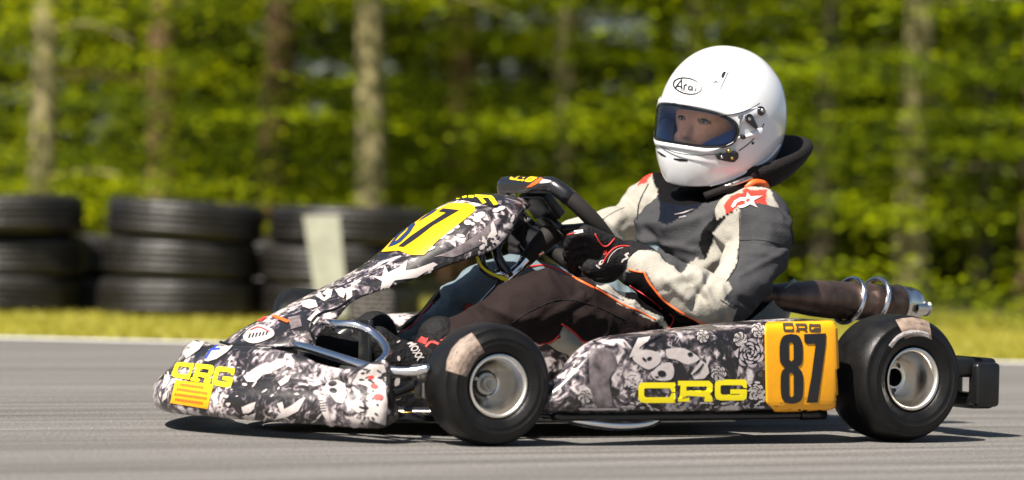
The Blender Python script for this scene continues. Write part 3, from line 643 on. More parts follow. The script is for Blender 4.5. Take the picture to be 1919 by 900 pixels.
wht+= [ell(*C7(x,y),a,b,r_,12) for x,y,a,b,r_ in ((1160,290,11,6,-20),(1130,330,8,5,10),(1040,360,7,5,0),(1090,375,4,3,0),(1320,240,7,4,-10),(1370,220,8,4,-15),(1480,320,3,8,20),(1460,390,4,6,40),(1180,600,4,6,50),(1330,550,4,4,0),(930,400,6,4,0),(870,450,9,3,-30),(800,500,7,3,-40),(970,490,8,3,10),(670,620,10,3,-20),(1200,540,5,3,0))]
wht.append([C7(*p) for p in [(1290,340),(1310,400),(1330,470),(1290,510),(1230,505),(1270,440),(1265,380)]])
for k in range(20): wht.append(ell(*C7(rg.uniform(1150,1360),500+rg.uniform(0,130)),rg.uniform(2,5),rg.uniform(1,2.2),rg.uniform(0,90),9))
decal('printed_picture',wht,fb,'whitep',fair,.002,6)
decal('printed_picture',[cat2([C7(*p) for p in [(700,700),(860,640),(1000,560),(1180,440),(1290,330),(1260,450),(1180,560),(1000,660),(880,700),(780,690),(700,700)]],2)[:-1]],fb,'greyp',fair,.0016,6)
decal('printed_picture',[[C2(*p) for p in q] for q in ([(200,690),(255,680),(265,730),(215,745)],[(265,780),(345,720),(350,770),(320,800)])],fb,'greyp',fair,.0016,6)
decal('front_lettering',[[C2(*p) for p in q] for q in ([(120,685),(140,678),(212,708),(195,716)],)],fb,'orange',fair,.0026,5)
decal('front_lettering',[[C2(*p) for p in q] for q in ([(35,712),(60,694),(105,686),(80,708)],)],fb,'red',fair,.0026,5)
decal('front_lettering',[cat2([C2(*p) for p in [(-10,778),(20,745),(70,725),(125,745),(135,775),(90,800),(40,812),(0,800),(-10,778)]],3)[:-1]],fb,'whitep',fair,.0024,5)
decal('front_lettering',[ribbon(cat2([C2(*p) for p in [(25,752),(65,738),(115,760)]],4),2.2)],fb,'red',fair,.0034,5)
decal('front_lettering',[ribbon([C2(18+i*16,790-i*3),C2(26+i*16,768-i*2)],2.6) for i in range(6)],fb,'dark_print',fair,.0034,5)
# lower rolled edge of the fairing
def edge_tube(name,pts,rad,m,par): return MB().tube(pts,rad,8,sub=4).build(name,m,par)
edge_tube('edge_seal',[Py(413,641,-.02),Py(450,650,.06),Py(520,653,.12),Py(580,652,.15),Py(590,640,.152),Py(580,615,.148),Py(597,590,.135),Py(632,578,.125),Py(655,562,.11)],.0032,'black',fair)
# ---- bumper graphics
bb=bvh(bump)
def C1(x,y): return (280+x/3.,540+y/3.)
def quadfn(bl,br_,tr_,tl,x0,x1,y0,y1):
    q=quadmap(bl,br_,tr_,tl); return lambda x,y:q((x-x0)/(x1-x0),1-(y-y0)/(y1-y0))
fn=quadfn(C1(120,510),C1(460,565),C1(485,455),C1(155,418),0,340,0,100)
decal('lettering',letC(0,104,0,92,24,fn),bb,'yellow_bright',bump,.0024,5)
decal('lettering',letR(112,222,-2,96,24,fn),bb,'yellow_bright',bump,.0024,5)
decal('lettering',letG(230,340,0,100,24,fn),bb,'yellow_bright',bump,.0024,5)
dk=decal('sponsor_plate',[[C1(150,520),C1(362,545),C1(330,678),C1(120,645)]],bb,'amber',bump,.0018,6)
qf=quadmap(C1(130,640),C1(325,668),C1(352,552),C1(158,526))
txt=[]
for k,(u0,u1) in enumerate(((.12,.8),(.06,.9),(.03,.93),(.08,.85))):
    v=.80-k*.23; u=u0
    while u<u1:
        wv=rg.uniform(.03,.06); txt.append([qf(u,v),qf(u+wv,v),qf(u+wv,v+.10),qf(u,v+.10)]); u+=wv+.022
decal('sponsor_lines',txt,bb,'orange',bump,.003,5)
Wt=[[C1(*p) for p in q] for q in (
 [(985,560),(1010,520),(1060,515),(1100,540),(1110,600),(1090,650),(1050,640),(1020,600),(985,600),(965,590)],
 [(958,640),(990,635),(1005,680),(1020,740),(1045,785),(1020,785),(990,730),(965,690)],
 [(1135,640),(1170,620),(1205,650),(1210,710),(1170,700),(1130,670)],[(1110,720),(1160,730),(1200,740),(1170,780),(1125,785),(1140,750)],
 [(720,650),(750,640),(760,680),(800,660),(850,625),(880,615),(840,690),(780,720),(700,740),(740,700)],
 [(530,500),(600,450),(660,420),(720,430),(690,480),(640,490),(600,530),(550,530)],[(640,450),(720,400),(770,400),(760,440),(700,470)],
 [(725,530),(770,500),(800,490),(780,530),(740,555)],[(520,670),(570,650),(600,640),(590,680),(560,700),(530,705)],[(520,720),(560,715),(600,700),(590,745),(560,750)],
 [(190,360),(250,330),(280,300),(320,300),(280,350),(210,400)],[(215,330),(260,290),(300,300),(250,345)],
 [(90,480),(110,470),(120,520),(95,560),(75,570)],[(80,600),(110,570),(100,620),(75,640)])]
decal('printed_picture',Wt,bb,'whitep',bump,.0019,6)
decal('printed_picture',[[C1(*p) for p in q] for q in ([(1150,520),(1180,470),(1240,430),(1320,430),(1335,480),(1325,560),(1335,640),(1325,770),(1240,740),(1220,640),(1235,560),(1180,540)],)],bb,'whitep',bump,.0017,6)
decal('printed_picture',[ell(*C1(rg.uniform(1190,1335),rg.uniform(450,770)),rg.uniform(2.5,7),rg.uniform(1.2,2.6),rg.uniform(-50,50),9) for _ in range(32)]+[ell(*C1(1032,540),9,6,-15,14),ell(*C1(1035,580),8,5,10,12),ell(*C1(1100,700),4,2,30)]+[ribbon([C1(958,650+i*14),C1(998,645+i*14)],1.6) for i in range(4)],bb,'dark_print',bump,.0026,5)
decal('blood_red_mark',[ell(*C1(1268,556),8,5,10,9),ell(*C1(1288,614),9,6,0,9),ell(*C1(1250,502),6,4,-20,7)],bb,'red',bump,.0028,5)
decal('printed_picture',[[C1(*p) for p in q] for q in ([(310,410),(345,350),(400,310),(480,315),(440,360),(380,400),(330,415)],)],bb,'whitep',bump,.0018,5)
decal('front_lettering',[ribbon([C1(320,400),C1(350,350),C1(400,345)],3),ribbon([C1(360,345),C1(390,318)],2.5)],bb,'blue',bump,.0028,5)
wl_=[]
for k in range(22): 
    x=rg.uniform(480,960); y=rg.uniform(460,770); wl_.append(ell(*C1(x,y),rg.uniform(3,8),rg.uniform(1,2.6),rg.uniform(-70,10),9))
for k in range(16): wl_.append(ell(*C1(rg.uniform(380,500),rg.uniform(560,720)),rg.uniform(2,5),rg.uniform(1,2.2),rg.uniform(-60,0),8))
decal('printed_picture',wl_,bb,'whitep',bump,.0021,6)
# ---- chrome front bars
def part(name,pts,r,m='black_tube',par=kart,sub=6): return MB().tube(pts,r,14,sub=sub).build(name,m,par)
part('bumper_bar',[Py(540,645,.10),Py(575,652,.2),Py(640,672,.33),Py(700,690,.43),Py(760,697,.49),Py(806,690,.52)],.0098,'chrome')
part('bumper_bar',[Py(610,604,.12),Py(633,608,.2),Py(665,610,.24),Py(698,624,.27),Py(720,645,.32),Py(724,665,.36),Py(708,683,.40),Py(690,700,.42)],.0095,'chrome')
part('bumper_bar',[(1.27,-.12,.20),(1.22,-.20,.19),(1.2,-.3,.15),(1.22,-.36,.11)],.0095,'chrome')
part('tie_rod',[Py(640,690,.2),Py(735,703,.40),Py(800,697,.47)],.0062,'steel'); part('tie_rod',[(.86,-.05,.15),(.98,-.36,.17)],.0062,'steel')
part('stub_axle_arm',[Py(700,760,.30),Py(735,741,.36),Py(812,708,.50)],.014,'black_tube'); 
k=MB(); k.box(Py(795,697,.475),(.05,.035,.03),None,.006); k.box(Py(800,715,.47),(.04,.04,.07),None,.006); k.box(Py(802,705,.485),(.03,.05,.03),None,.005); k.lathe((1.05,.50,.1275),(0,1,0),[(.012,-.08),(.012,.05)],16,True); k.box((1.045,.455,.145),(.04,.05,.10),None,.006); k.build('steering_knuckle','steel',kart)
k=MB(); k.box((1.03,-.36,.17),(.05,.035,.06),None,.006); k.lathe((1.03,-.37,.172),(-.9,.5,0),[(.012,-.03),(.012,.05)],16,True); k.build('steering_knuckle','steel',kart)
# chassis tubes and floor
part('chassis_tube',[(.1,.36,.055),(.6,.36,.05),(.85,.36,.05),(.98,.42,.06),(1.05,.46,.07)],.016); part('chassis_tube',[(.1,-.36,.055),(.6,-.36,.05),(.85,-.36,.05),(.98,-.42,.06),(1.05,-.40,.09)],.016)
part('chassis_tube',[(1.02,-.40,.055),(1.2,-.25,.05),(1.3,-.1,.05),(1.3,.1,.05),(1.2,.25,.05),(1.02,.42,.055)],.016)
part('chassis_tube',[(.85,-.36,.05),(.85,.36,.05)],.014); part('chassis_tube',[(.3,-.36,.05),(.3,.36,.05)],.014)
part('side_pod_bar',[(.88,.36,.055),(.88,.52,.06),(.84,.56,.06),(.3,.56,.06),(.27,.5,.06),(.27,.36,.055)],.010,'black_tube')
part('nerf_bar',[Py(1035,775,.50),Py(1080,788,.54),Py(1150,797,.565),Py(1205,795,.565),Py(1235,785,.55),Py(1242,776,.52)],[.008,.010,.0115,.0105,.008,.006],'chrome')
part('lower_bumper_bar',[Py(735,782,.42),Py(830,783,.44)],.0105,'black_tube'); part('brake_line',[Py(735,774,.40),Py(830,775,.42)],.003,'gold')
mesh('floor_tray',[(x,y,z) for z in (.030,.034) for x,y in ((.30,-.33),(.30,.33),(.95,.33),(1.28,.1),(1.28,-.1),(.95,-.33))],[(0,1,2,3,4,5),(11,10,9,8,7,6)]+[(i,(i+1)%6,6+(i+1)%6,6+i) for i in range(6)],'steel',kart,False)
part('rear_axle',[(.03,-.50,.14),(.03,.50,.14)],.025,'steel'); 
k=MB(); k.lathe((.03,-.22,.14),(0,1,0),[(.03,-.004),(.085,-.004),(.085,.004),(.03,.004)],48); k.build('sprocket','steel',kart)
k=MB(); k.lathe((.03,.16,.14),(0,1,0),[(.03,-.006),(.095,-.006),(.095,.006),(.03,.006)],48); k.build('brake_disc','steel',kart)
# steering
cc=Py(1050,420,0.); tilt=R(45); e1=Vector((math.sin(tilt)*1,0,math.cos(tilt))); e2=Vector((0,1,0)); en=Vector((-math.cos(tilt),0,math.sin(tilt)))
ring=[];rr_=.163
for kk in range(72):
    a=2*math.pi*kk/72; x,y=math.cos(a),math.sin(a); s=1.
    if x>.72: s=.72/x*1.04 if x>.75 else 1.
    ring.append(cc+e1*x*rr_*s+e2*y*rr_*1.0)
ring=ring+[ring[0]]
k=MB(); k.tube(ring,.0185,16,cr=False,cap=False); sw=k.build('steering_wheel','suede',kart); swb=bvh(sw)
top=[p for p in ring if (p-cc).dot(e1)>.07]; 
i0=[i for i in range(72) if -.3<math.atan2(math.sin(2*math.pi*i/72),math.cos(2*math.pi*i/72))<.95]
seg_=sorted([(math.atan2(math.sin(2*math.pi*i/72),math.cos(2*math.pi*i/72)),ring[i]) for i in range(72)],key=lambda t:t[0]); seg_=[p for a,p in seg_ if -1.05<a<1.05]
k=MB(); k.tube(seg_,.0196,18,cr=False); g_=k.build('carbon_grip','carbon',sw); gb=bvh(g_)
def C44(x,y): return (920+x/5.625,310+y/5.625)
qn=quadfn(C44(190,150),C44(420,180),C44(500,130),C44(235,95),0,340,0,100)
for f_,a,b in ((letC,0,104),(letR,112,222),(letG,230,340)): decal('lettering',f_(a,b,0,100,32,qn),gb,'gold' if 0 else 'yellow',g_,.001,5)
decal('red_flash',[[C44(*p) for p in [(370,235),(430,190),(520,130),(548,140),(500,190),(430,225)]]],gb,'orange',g_,.001,5)
decal('white_flash',[[C44(*p) for p in [(548,145),(630,160),(640,178),(560,190),(510,192)]]],gb,'whitep',g_,.001,5)
k=MB()
for a in (R(90),R(-90),R(180)):
    k.tube([cc-en*.02,cc-en*.012+(e1*math.cos(a)+e2*math.sin(a))*.09,cc+(e1*math.cos(a)+e2*math.sin(a))*.15],[.012,.011,.009],8)
k.lathe(cc-en*.03,en,[(.0001,0),(.045,0),(.045,.016),(.0001,.016)],32); k.build('spoke_plate','black',sw)
k=MB(); rotm=Matrix((e1.cross(Vector((0,1,0))),Vector((0,1,0)),e1)).transposed(); k.box(cc+e1*.065+en*-.005,(.028,.11,.07),rotm.to_3x3(),.006); k.build('display','black',sw)
part('steering_column',[cc-en*.02,Py(1003,468,0),Py(975,500,0),Py(940,535,0),(.92,0,.12)],[.022,.02,.0125,.0125,.0125],'chrome')
part('column_boot',[cc-en*.025,Py(1008,462,0),Py(985,488,0)],[.026,.021,.0165],'suede')
k=MB()
k.tube([Py(945,522,-.04),Py(925,515,-.03),Py(905,500,0),Py(900,470,0)],.010,10); k.tube([Py(968,398,0),Py(1000,420,0)],.006); k.tube([Py(965,380,-.02),Py(1002,372,-.02)],.006); k.tube([Py(955,520,.02),Py(930,470,.0),Py(950,430,0)],.011,10)
k.build('fairing_bracket','black_tube',kart)
part('fairing_bolt',[Py(928,510,.03),Py(950,520,.03)],.008,'chrome'); part('fairing_bolt',[Py(985,412,.05),Py(992,410,.05)],.006,'chrome')
part('throttle_cable',[Py(893,478,.05),Py(903,500,.05),Py(925,515,.05),Py(948,523,.05)],.0032,'yellow_bright')
k=MB(); k.capsule(Py(938,520,.05),Py(949,524,.05),.005,.005); k.build('cable_end','yellow_bright',kart)
# fuel tank between the legs and pedals
k=MB(); k.box((.82,0,.12),(.2,.2,.17),None,.03); k.build('fuel_tank','black',kart)
k=MB(); k.box((1.13,.14,.16),(.012,.05,.17),None,.004); k.tube([(1.13,.14,.05),(1.10,.14,.16)],.008); k.build('pedal','black_tube',kart)
k=MB(); k.box((1.13,-.16,.16),(.012,.05,.17),None,.004); k.tube([(1.13,-.16,.05),(1.10,-.16,.16)],.008); k.build('pedal','black_tube',kart)
# seat
def seat():
    prof=[(.46,.115),(.40,.085),(.32,.06),(.22,.05),(.12,.065),(.06,.11),(.02,.18),(-.01,.26),(-.03,.33)]; vs=[];fs=[];n=16
    ww=[.13,.16,.185,.195,.195,.19,.19,.185,.165]; dd=[.07,.11,.15,.18,.2,.2,.17,.13,.08]
    for i,(x,z) in enumerate(prof):
        t=Vector(prof[min(i+1,8)])-Vector(prof[max(i-1,0)]); t.normalize(); nx,nz=t.y,-t.x
        if nz<0 and i<4: nx,nz=-nx,-nz
        nx,nz=(-t.y,t.x) if True else (nx,nz)
        nx,nz=(abs(t.y),abs(t.x))
        for k in range(n+1):
            a=math.pi*(k/n-.5); s=math.sin(a); c=1-math.cos(a)**1.; c=abs(s)**3
            vs.append(Vector((x+nx*dd[i]*c,ww[i]*s,z+nz*dd[i]*c)))
    for i in range(8):
        for k in range(n): fs.append((i*(n+1)+k,i*(n+1)+k+1,(i+1)*(n+1)+k+1,(i+1)*(n+1)+k))
    o=mesh('seat',vs,fs,'seat',kart); m=o.modifiers.new('s','SOLIDIFY'); m.thickness=.006; bake(o); return subsurf(o,1)
seat()
# exhaust
ex=[Py(1405,552,.17),Py(1421,553,.17),Py(1470,556,.15),Py(1523,559,.12),Py(1562,562,.10),Py(1620,566,.08),Py(1672,569,.06),Py(1680,570,.056)]
k=MB(); k.tube(ex,[.019,.0205,.033,.0425,.045,.0445,.044,.0435],28,sub=5); pipe=k.build('exhaust_pipe','pipe',kart)
ax=(ex[-1]-ex[-3]).normalized(); e0=ex[-1]
k=MB(); k.lathe(e0-ax*.004,ax,[(.0455,0),(.0465,.004),(.0455,.012),(.044,.014),(.0435,.045),(.040,.06),(.030,.068),(.0001,.070)],40); cap=k.build('silencer_cap','alloy',pipe)
tp=Py(1712,577,.08); k=MB(); k.tube([tp,tp+ax*.02,tp+ax*.045],[.0165,.0165,.0165],20,cap=False); k.lathe(tp+ax*.045,ax,[(.0165,0),(.0185,.001),(.0185,-.004),(.0165,-.004)],24); k.build('tail_pipe','alloy',pipe)
k=MB(); k.lathe(tp+ax*.03,ax,[(.0155,0),(.0001,0)],20); k.build('tail_pipe_bore','black',pipe)
part('exhaust_manifold',[Py(1415,553,.17),(.05,.0,.29),(-.02,-.15,.24),(.08,-.28,.2),(.2,-.32,.2)],[.02,.028,.026,.022,.02],'pipe')
for px in (1590,1636):
    c0=Py(px,565,.09); ring=[]; up_=Vector((0,0,1)); sdv=ax.cross(up_).normalized()
    for kk in range(33):
        a=2*math.pi*kk/32; ring.append(c0+up_*(.052*math.sin(a)+.002)+sdv*.047*math.cos(a)+ax*(.016*math.sin(a)))
    k=MB(); k.tube(ring,.0062,10,cr=False,cap=False); k.capsule(c0-sdv*.052-ax*.004-up_*.02,c0-sdv*.052+ax*.012-up_*.022,.0055,.0055); k.build('silencer_clip','chrome',kart)
# engine on the far side
k=MB(); k.box((.18,-.36,.17),(.17,.13,.15),None,.015)
for i in range(6): k.box((.24,-.36,.255+i*.011),(.12,.12,.005),None,.001)
k.lathe((.10,-.36,.19),(0,1,0),[(.0001,-.09),(.05,-.09),(.05,.09),(.0001,.09)],24); k.build('engine','steel',kart)
# rear bumper
k=MB(); k.box((-.262,-.06,.158),(.075,1.10,.044),None,.012); k.box((-.262,-.06,.082),(.065,1.10,.034),None,.010)
for y in (.49,.34,.05,-.2,-.45,-.59): k.box((-.262,y,.12),(.068,.036 if y==.49 else .06,.10),None,.010)
k.box((-.215,.43,.158),(.11,.12,.044),None,.012)
k.build('rear_bumper','black',kart)
part('rear_bumper_mount',[(.03,.25,.06),(-.12,.25,.09),(-.27,.25,.12)],.012); part('rear_bumper_mount',[(.03,-.25,.06),(-.12,-.25,.09),(-.27,-.25,.12)],.012)
part('frame_bolt',[Py(1500,777,.56),Py(1545,776,.56)],.012,'black')
# standing tyre behind the kart's nose
def slick():
    t=empty('upright_tyre',tuple(Pz(697,727,0)),'small worn slick tyre standing upright just beyond the kart, behind its front bumper','tyre')
    b=MB(); prof=[(.075,.04),(.08,.055),(.095,.062),(.115,.060),(.128,.052),(.134,.044),(.136,.0),(.134,-.044),(.128,-.052),(.115,-.060),(.095,-.062),(.08,-.055),(.075,-.04),(.07,0),(.075,.04)]
    c=Vector(t.location)+Vector((0,0,.136)); view=Vector((fw[0],fw[1],0)); axd=(Vector((rt[0],rt[1],0))+view*.03).normalized(); b.lathe(c,axd,prof,96)
    b.build('tyre_casing','siped',t)
    b=MB(); b.lathe(c,axd,[(.075,-.045),(.066,-.04),(.058,-.01),(.058,.01),(.066,.04),(.075,.045)],48); b.lathe(c,axd,[(.058,.01),(.02,.012),(.02,-.01),(.058,-.01)],48); b.build('rim','alloy',t)
slick()
#=DRIVER
# ------------------------------------------------------------------ the driver
def remesh(name,b,m,parent,vox,smooth_it=6,fac=.5):
    o=b.build(name,m,parent); md=o.modifiers.new('r','REMESH'); md.mode='VOXEL'; md.voxel_size=vox; md.adaptivity=0; bake(o)
    if smooth_it:
        s=o.modifiers.new('s','SMOOTH'); s.factor=fac; s.iterations=smooth_it; bake(o)
    return o
def chain(b,pts,seg=22):
    q=[(Py(p[0],p[1],p[2]) if len(p)==4 else Vector(p[:3]),p[-1]) for p in [(*x,) if len(x)==4 else x for x in pts]]
    for (a,ra),(c,rc) in zip(q,q[1:]): b.capsule(a,c,ra,rc,seg)
def mchain(b,pts,seg=22):
    for (x,y,z,r),(x2,y2,z2,r2) in zip(pts,pts[1:]): b.capsule((x,y,z),(x2,y2,z2),r,r2,seg)
HC_=Vector((.172,.045,.712)); HA=R(23)           # helmet centre and heading
hf=Vector((math.cos(HA),math.sin(HA),0)); rollv=Matrix.Rotation(R(9),3,Vector(fw)); hf=rollv@hf; hu=rollv@Vector((0,0,1)); hs=hu.cross(hf)
PW,PH,ZC=.97,.043,-.036      # eye port: half angle, half height, centre height
b=MB()
# trunk
mchain(b,[(.18,-.09,.44,.105),(.18,.09,.44,.105)]); mchain(b,[(.235,-.05,.44,.092),(.235,.05,.44,.092)]); mchain(b,[(.21,-.05,.40,.115),(.225,-.04,.28,.118),(.24,-.05,.18,.115)]); mchain(b,[(.21,.05,.40,.115),(.225,.04,.28,.118),(.24,.05,.18,.115)])
mchain(b,[(.155,-.165,.475,.07),(.155,.165,.475,.075)]); mchain(b,[(.165,0.02,.50,.075),(.17,.03,.62,.055)])
mchain(b,[(.25,-.09,.16,.105),(.25,.09,.16,.105)])
# near arm
chain(b,[(1402,424,.19,.078),(1423,440,.215,.073),(1420,480,.24,.066),(1390,533,.28,.058),(1358,562,.30,.053),(1335,565,.30,.052),(1285,545,.275,.053),(1235,520,.235,.049),(1195,498,.20,.043),(1172,486,.185,.036),(1150,478,.18,.030)])
# far arm
chain(b,[(1240,385,-.185,.075),(1205,402,-.215,.062),(1168,424,-.215,.052),(1125,440,-.18,.042),(1060,448,-.15,.034),(1010,446,-.15,.028)])
# near leg
chain(b,[(1320,640,.12,.095),(1230,640,.16,.085),(1150,618,.20,.082),(1075,590,.225,.078),(1020,572,.235,.073),(985,580,.23,.068),(920,618,.20,.058),(850,648,.165,.049),(812,664,.15,.042)])
chain(b,[(1060,612,.24,.05),(1100,628,.22,.055),(1150,640,.2,.05)])
# far leg
chain(b,[(1240,630,-.10,.085),(1080,575,-.14,.080),(960,540,-.16,.072),(925,545,-.165,.070),(860,580,-.17,.058),(800,620,-.175,.050),(758,648,-.175,.040)])
# head
hc=HC_+hf*.018-hu*.018
b.capsule(hc-hf*.02+hu*.02,hc+hf*.018+hu*.015,.092,.088); b.capsule(hc+hf*.045+hu*-.005,hc+hf*.05+hu*-.06,.062,.05)
for s in (-1,1):
    b.capsule(hc+hf*.082+hs*s*.028+hu*-.045,hc+hf*.066+hs*s*.045+hu*-.05,.022,.02,12); b.capsule(hc+hf*.092+hs*s*.01+hu*.018,hc+hf*.078+hs*s*.045+hu*.017,.011,.01,12)
b.capsule(hc+hf*.098+hu*.008,hc+hf*.118+hu*-.036,.009,.0125,12); b.capsule(hc+hf*.104+hs*.010+hu*-.038,hc+hf*.104-hs*.010+hu*-.038,.0085,.0085,10); b.capsule(hc+hf*.10+hs*.016+hu*-.082,hc+hf*.10-hs*.016+hu*-.082,.010,.010,10); 
for s in (-1,1): b.capsule(hc+hs*s*.092-hu*.01,hc+hs*s*.094+hu*.02-hf*.01,.012,.014,10)
person=remesh('person',b,'suit',None,.0046,9,.5)
tag(person,'driver in charcoal, black and pale grey race suit seated low, both hands on the wheel','person')
me=person.data; nv=len(me.vertices)
co=np.empty(nv*3); me.vertices.foreach_get('co',co); co=co.reshape(-1,3); no=np.empty(nv*3); me.vertices.foreach_get('normal',no); no=no.reshape(-1,3)
d=co-CAM; zz=d@f2; PX=959.5+F*(d@CX)/zz; PYY=450-F*(d@CY)/zz
ishead=(co[:,2]>.585)&(np.hypot(co[:,0]-HC_.x,co[:,1]-HC_.y)<.2)
# cloth folds
def seg_d(px,py,a,b_):
    ax,ay=a;bx,by=b_; t=np.clip(((px-ax)*(bx-ax)+(py-ay)*(by-ay))/((bx-ax)**2+(by-ay)**2),0,1); return np.hypot(px-ax-t*(bx-ax),py-ay-t*(by-ay))
disp=np.zeros(nv)
for i in range(nv):
    if ishead[i]: continue
    p=Vector(co[i]); n1=mnoise.noise(Vector((p.x*9+3,p.y*7,p.z*15))); n2=mnoise.noise(Vector((p.x*26,p.y*18,p.z*30+n1*2)))
    disp[i]=.010*(1-abs(n1)*2.6)*.8+.0032*(1-2*abs(n2))
folds=[((1015,600),(1090,555),6,.007),((900,570),(945,590),7,.006),((960,640),(1100,560),4,.005),((1245,520),(1290,560),8,.010),((1275,505),(1320,560),7,-.010),((1310,520),(1345,590),7,.009),((1340,500),(1300,570),6,-.008),((1350,540),(1370,600),5,.006),((1210,430),(1250,480),9,-.010),((1180,445),(1300,470),6,.006),((1250,430),(1340,400),7,.006),((1225,460),(1285,500),8,-.009),((1170,470),(1200,440),6,-.006),((1385,520),(1470,470),5,.005),((1385,455),(1480,465),3,-.003),((1170,385),(1200,420),6,.006),((1130,410),(1160,440),5,-.005),((1010,640),(1060,600),6,.008),((1060,610),(1110,660),6,-.008),((780,600),(880,560),7,.005),((830,560),(900,590),6,-.005),((1385,560),(1420,590),6,-.006)]
for a,b_,wd,h in folds:
    dd=seg_d(PX,PYY,a,b_); disp+=h*np.exp(-(dd/wd)**2)*(no@(-fw)>0)
co2=co+no*disp[:,None]*(~ishead)[:,None]; me.vertices.foreach_set('co',co2.ravel()); me.update()
s=person.modifiers.new('s','SMOOTH'); s.factor=.4; s.iterations=2; bake(person)
me=person.data; me.materials.clear(); me.materials.append(K['suit'])
# panels of the suit, measured on the photograph
CH=(.050,.050,.054); BK=(.0045,.004,.0045); BR=(.020,.0135,.013); LG=(.34,.32,.28); RD=(.62,.05,.035); NV=(.005,.007,.014); BG=(.13,.17,.195); SK=(.80,.40,.27)
colr=np.tile(np.array(CH),(nv,1)); y=co[:,1]; x=co[:,0]; z=co[:,2]
def pnt(poly,c,mask=True): 
    k=pip(PX,PYY,poly)&mask; colr[k]=c
arm=(y>.10)|((x<.30)&(y>.05)&(z>.2)); front=(no@(-fw)>-.25)
tl=np.interp(PX,[1000,1110,1165,1235,1262,1300,1500],[440,536,568,597,622,628,640]); legn=(PYY>tl)&(y>.045)&(z<.40); legf=(x>.30)&(z<.42)&(y<=.045)&(PX<1230)
torso=~legn&~legf
farm=(y<-.10)&(z>.36)&(x>.19)
colr[farm]=LG
pnt([(1100,400),(1230,318),(1245,330),(1225,350),(1193,413),(1148,440),(1100,470)],LG,(y<-.02)&~legf)
pnt([(1231,318),(1207,332),(1197,352),(1212,346),(1226,330)],RD,(y<.0))
pnt([(1235,372),(1239,417),(1257,425),(1280,410),(1314,391),(1330,360),(1290,350)],NV,torso)
pnt([(1225,340),(1240,380),(1290,392),(1340,380),(1400,350),(1460,330),(1460,300),(1220,300)],BK,(z<.59))
for s_ in (1,):
    pnt([(1385,390),(1388,398),(1386,451),(1382,496),(1362,527),(1369,545),(1353,561),(1380,580),(1369,604),(1344,617),(1291,591),(1246,564),(1214,511),(1196,507),(1175,508),(1185,460),(1232,480),(1276,508),(1305,484),(1322,489),(1331,466),(1345,430),(1362,405)],LG,y>.09)
    pnt([(1176,508),(1208,512),(1220,534),(1246,564),(1280,587),(1322,606),(1344,617),(1340,640),(1250,620),(1170,560)],BK,(y>.12)&~legn)
    pnt([(1330,418),(1314,440),(1310,462),(1322,489),(1331,466),(1345,427),(1362,405),(1384,396),(1345,405)],BK,y>.05)
    pnt([(1343,413),(1346,391),(1365,368),(1395,354),(1440,360),(1457,391),(1437,387),(1409,384),(1383,392),(1361,402)],LG,y>.08)
    pnt([(1361,402),(1360,386),(1372,371),(1398,359),(1435,361),(1436,387),(1409,384),(1383,392)],RD,y>.08)
colr[(y>.26)&(PX>1478)&(PYY>400)&(PYY<470)]=BK
colr[legn]=BR; colr[legf]=BG
pnt([(1118,538),(1135,540),(1235,596),(1262,622),(1225,606),(1160,572)],LG,legn|(z<.35))
pnt([(1140,548),(1200,565),(1250,590),(1235,600),(1170,570)],(.15,.17,.18),legn)
pnt([(1000,646),(1032,641),(1048,628),(1054,608),(1062,613),(1095,641),(1135,641),(1120,690),(1000,690)],LG,legn)
pnt([(720,600),(800,545),(860,512),(835,530),(825,560),(795,585),(770,620),(735,628),(700,640)],BK,legf)
pnt([(880,600),(960,560),(1010,520),(940,600),(830,650),(820,625)],BK,legf)
colr[ishead]=SK
# face: brows, lids, lips
hx=(co-np.array(hc))@np.array(hf); hy=(co-np.array(hc))@np.array(hs); hz=(co-np.array(hc))@np.array(hu)
hair=ishead&((hz>.048)|(hx<.035)); colr[hair]=(.03,.018,.012)
for s_ in (-1,1):
    k=ishead&(hx>.05)&(((hy-s_*.032)/.019)**2+((hz-.024-.004*np.abs(hy)/.03)/.0045)**2<1); colr[k]=(.05,.028,.02)
    k=ishead&(hx>.05)&(((hy-s_*.031)/.016)**2+((hz+.0005)/.0065)**2<1); colr[k]=(.28,.15,.115)
a=me.color_attributes.new('paint','FLOAT_COLOR','POINT'); a.data.foreach_set('color',np.concatenate([colr,np.ones((nv,1))],1).astype(np.float32).ravel())
pbv=bvh(person)
for s_ in (-1,1):
    o_=hc+hf*.3+hs*s_*.031-hu*.001; h_=pbv.ray_cast(o_,-hf); c=h_[0]-hf*.0070
    k=MB(); k.capsule(c-hs*.003,c+hs*.003,.0074,.0074,16); k.build('eye','sclera',person)
    k=MB(); c2=c+hf*.0042-hu*.0006; k.capsule(c2,c2-hf*.0002+hs*.0,.0042,.0042,12); k.build('iris','eye',person)
    k=MB(); k.tube([c+hf*.006+hs*.0125+hu*.000,c+hf*.0085+hs*.006+hu*.0036,c+hf*.0092+hu*.0044,c+hf*.0085-hs*.006+hu*.0036,c+hf*.006-hs*.0125+hu*.000],[.0012,.0020,.0022,.0020,.0012],8); k.build('eyelid','eye',person)
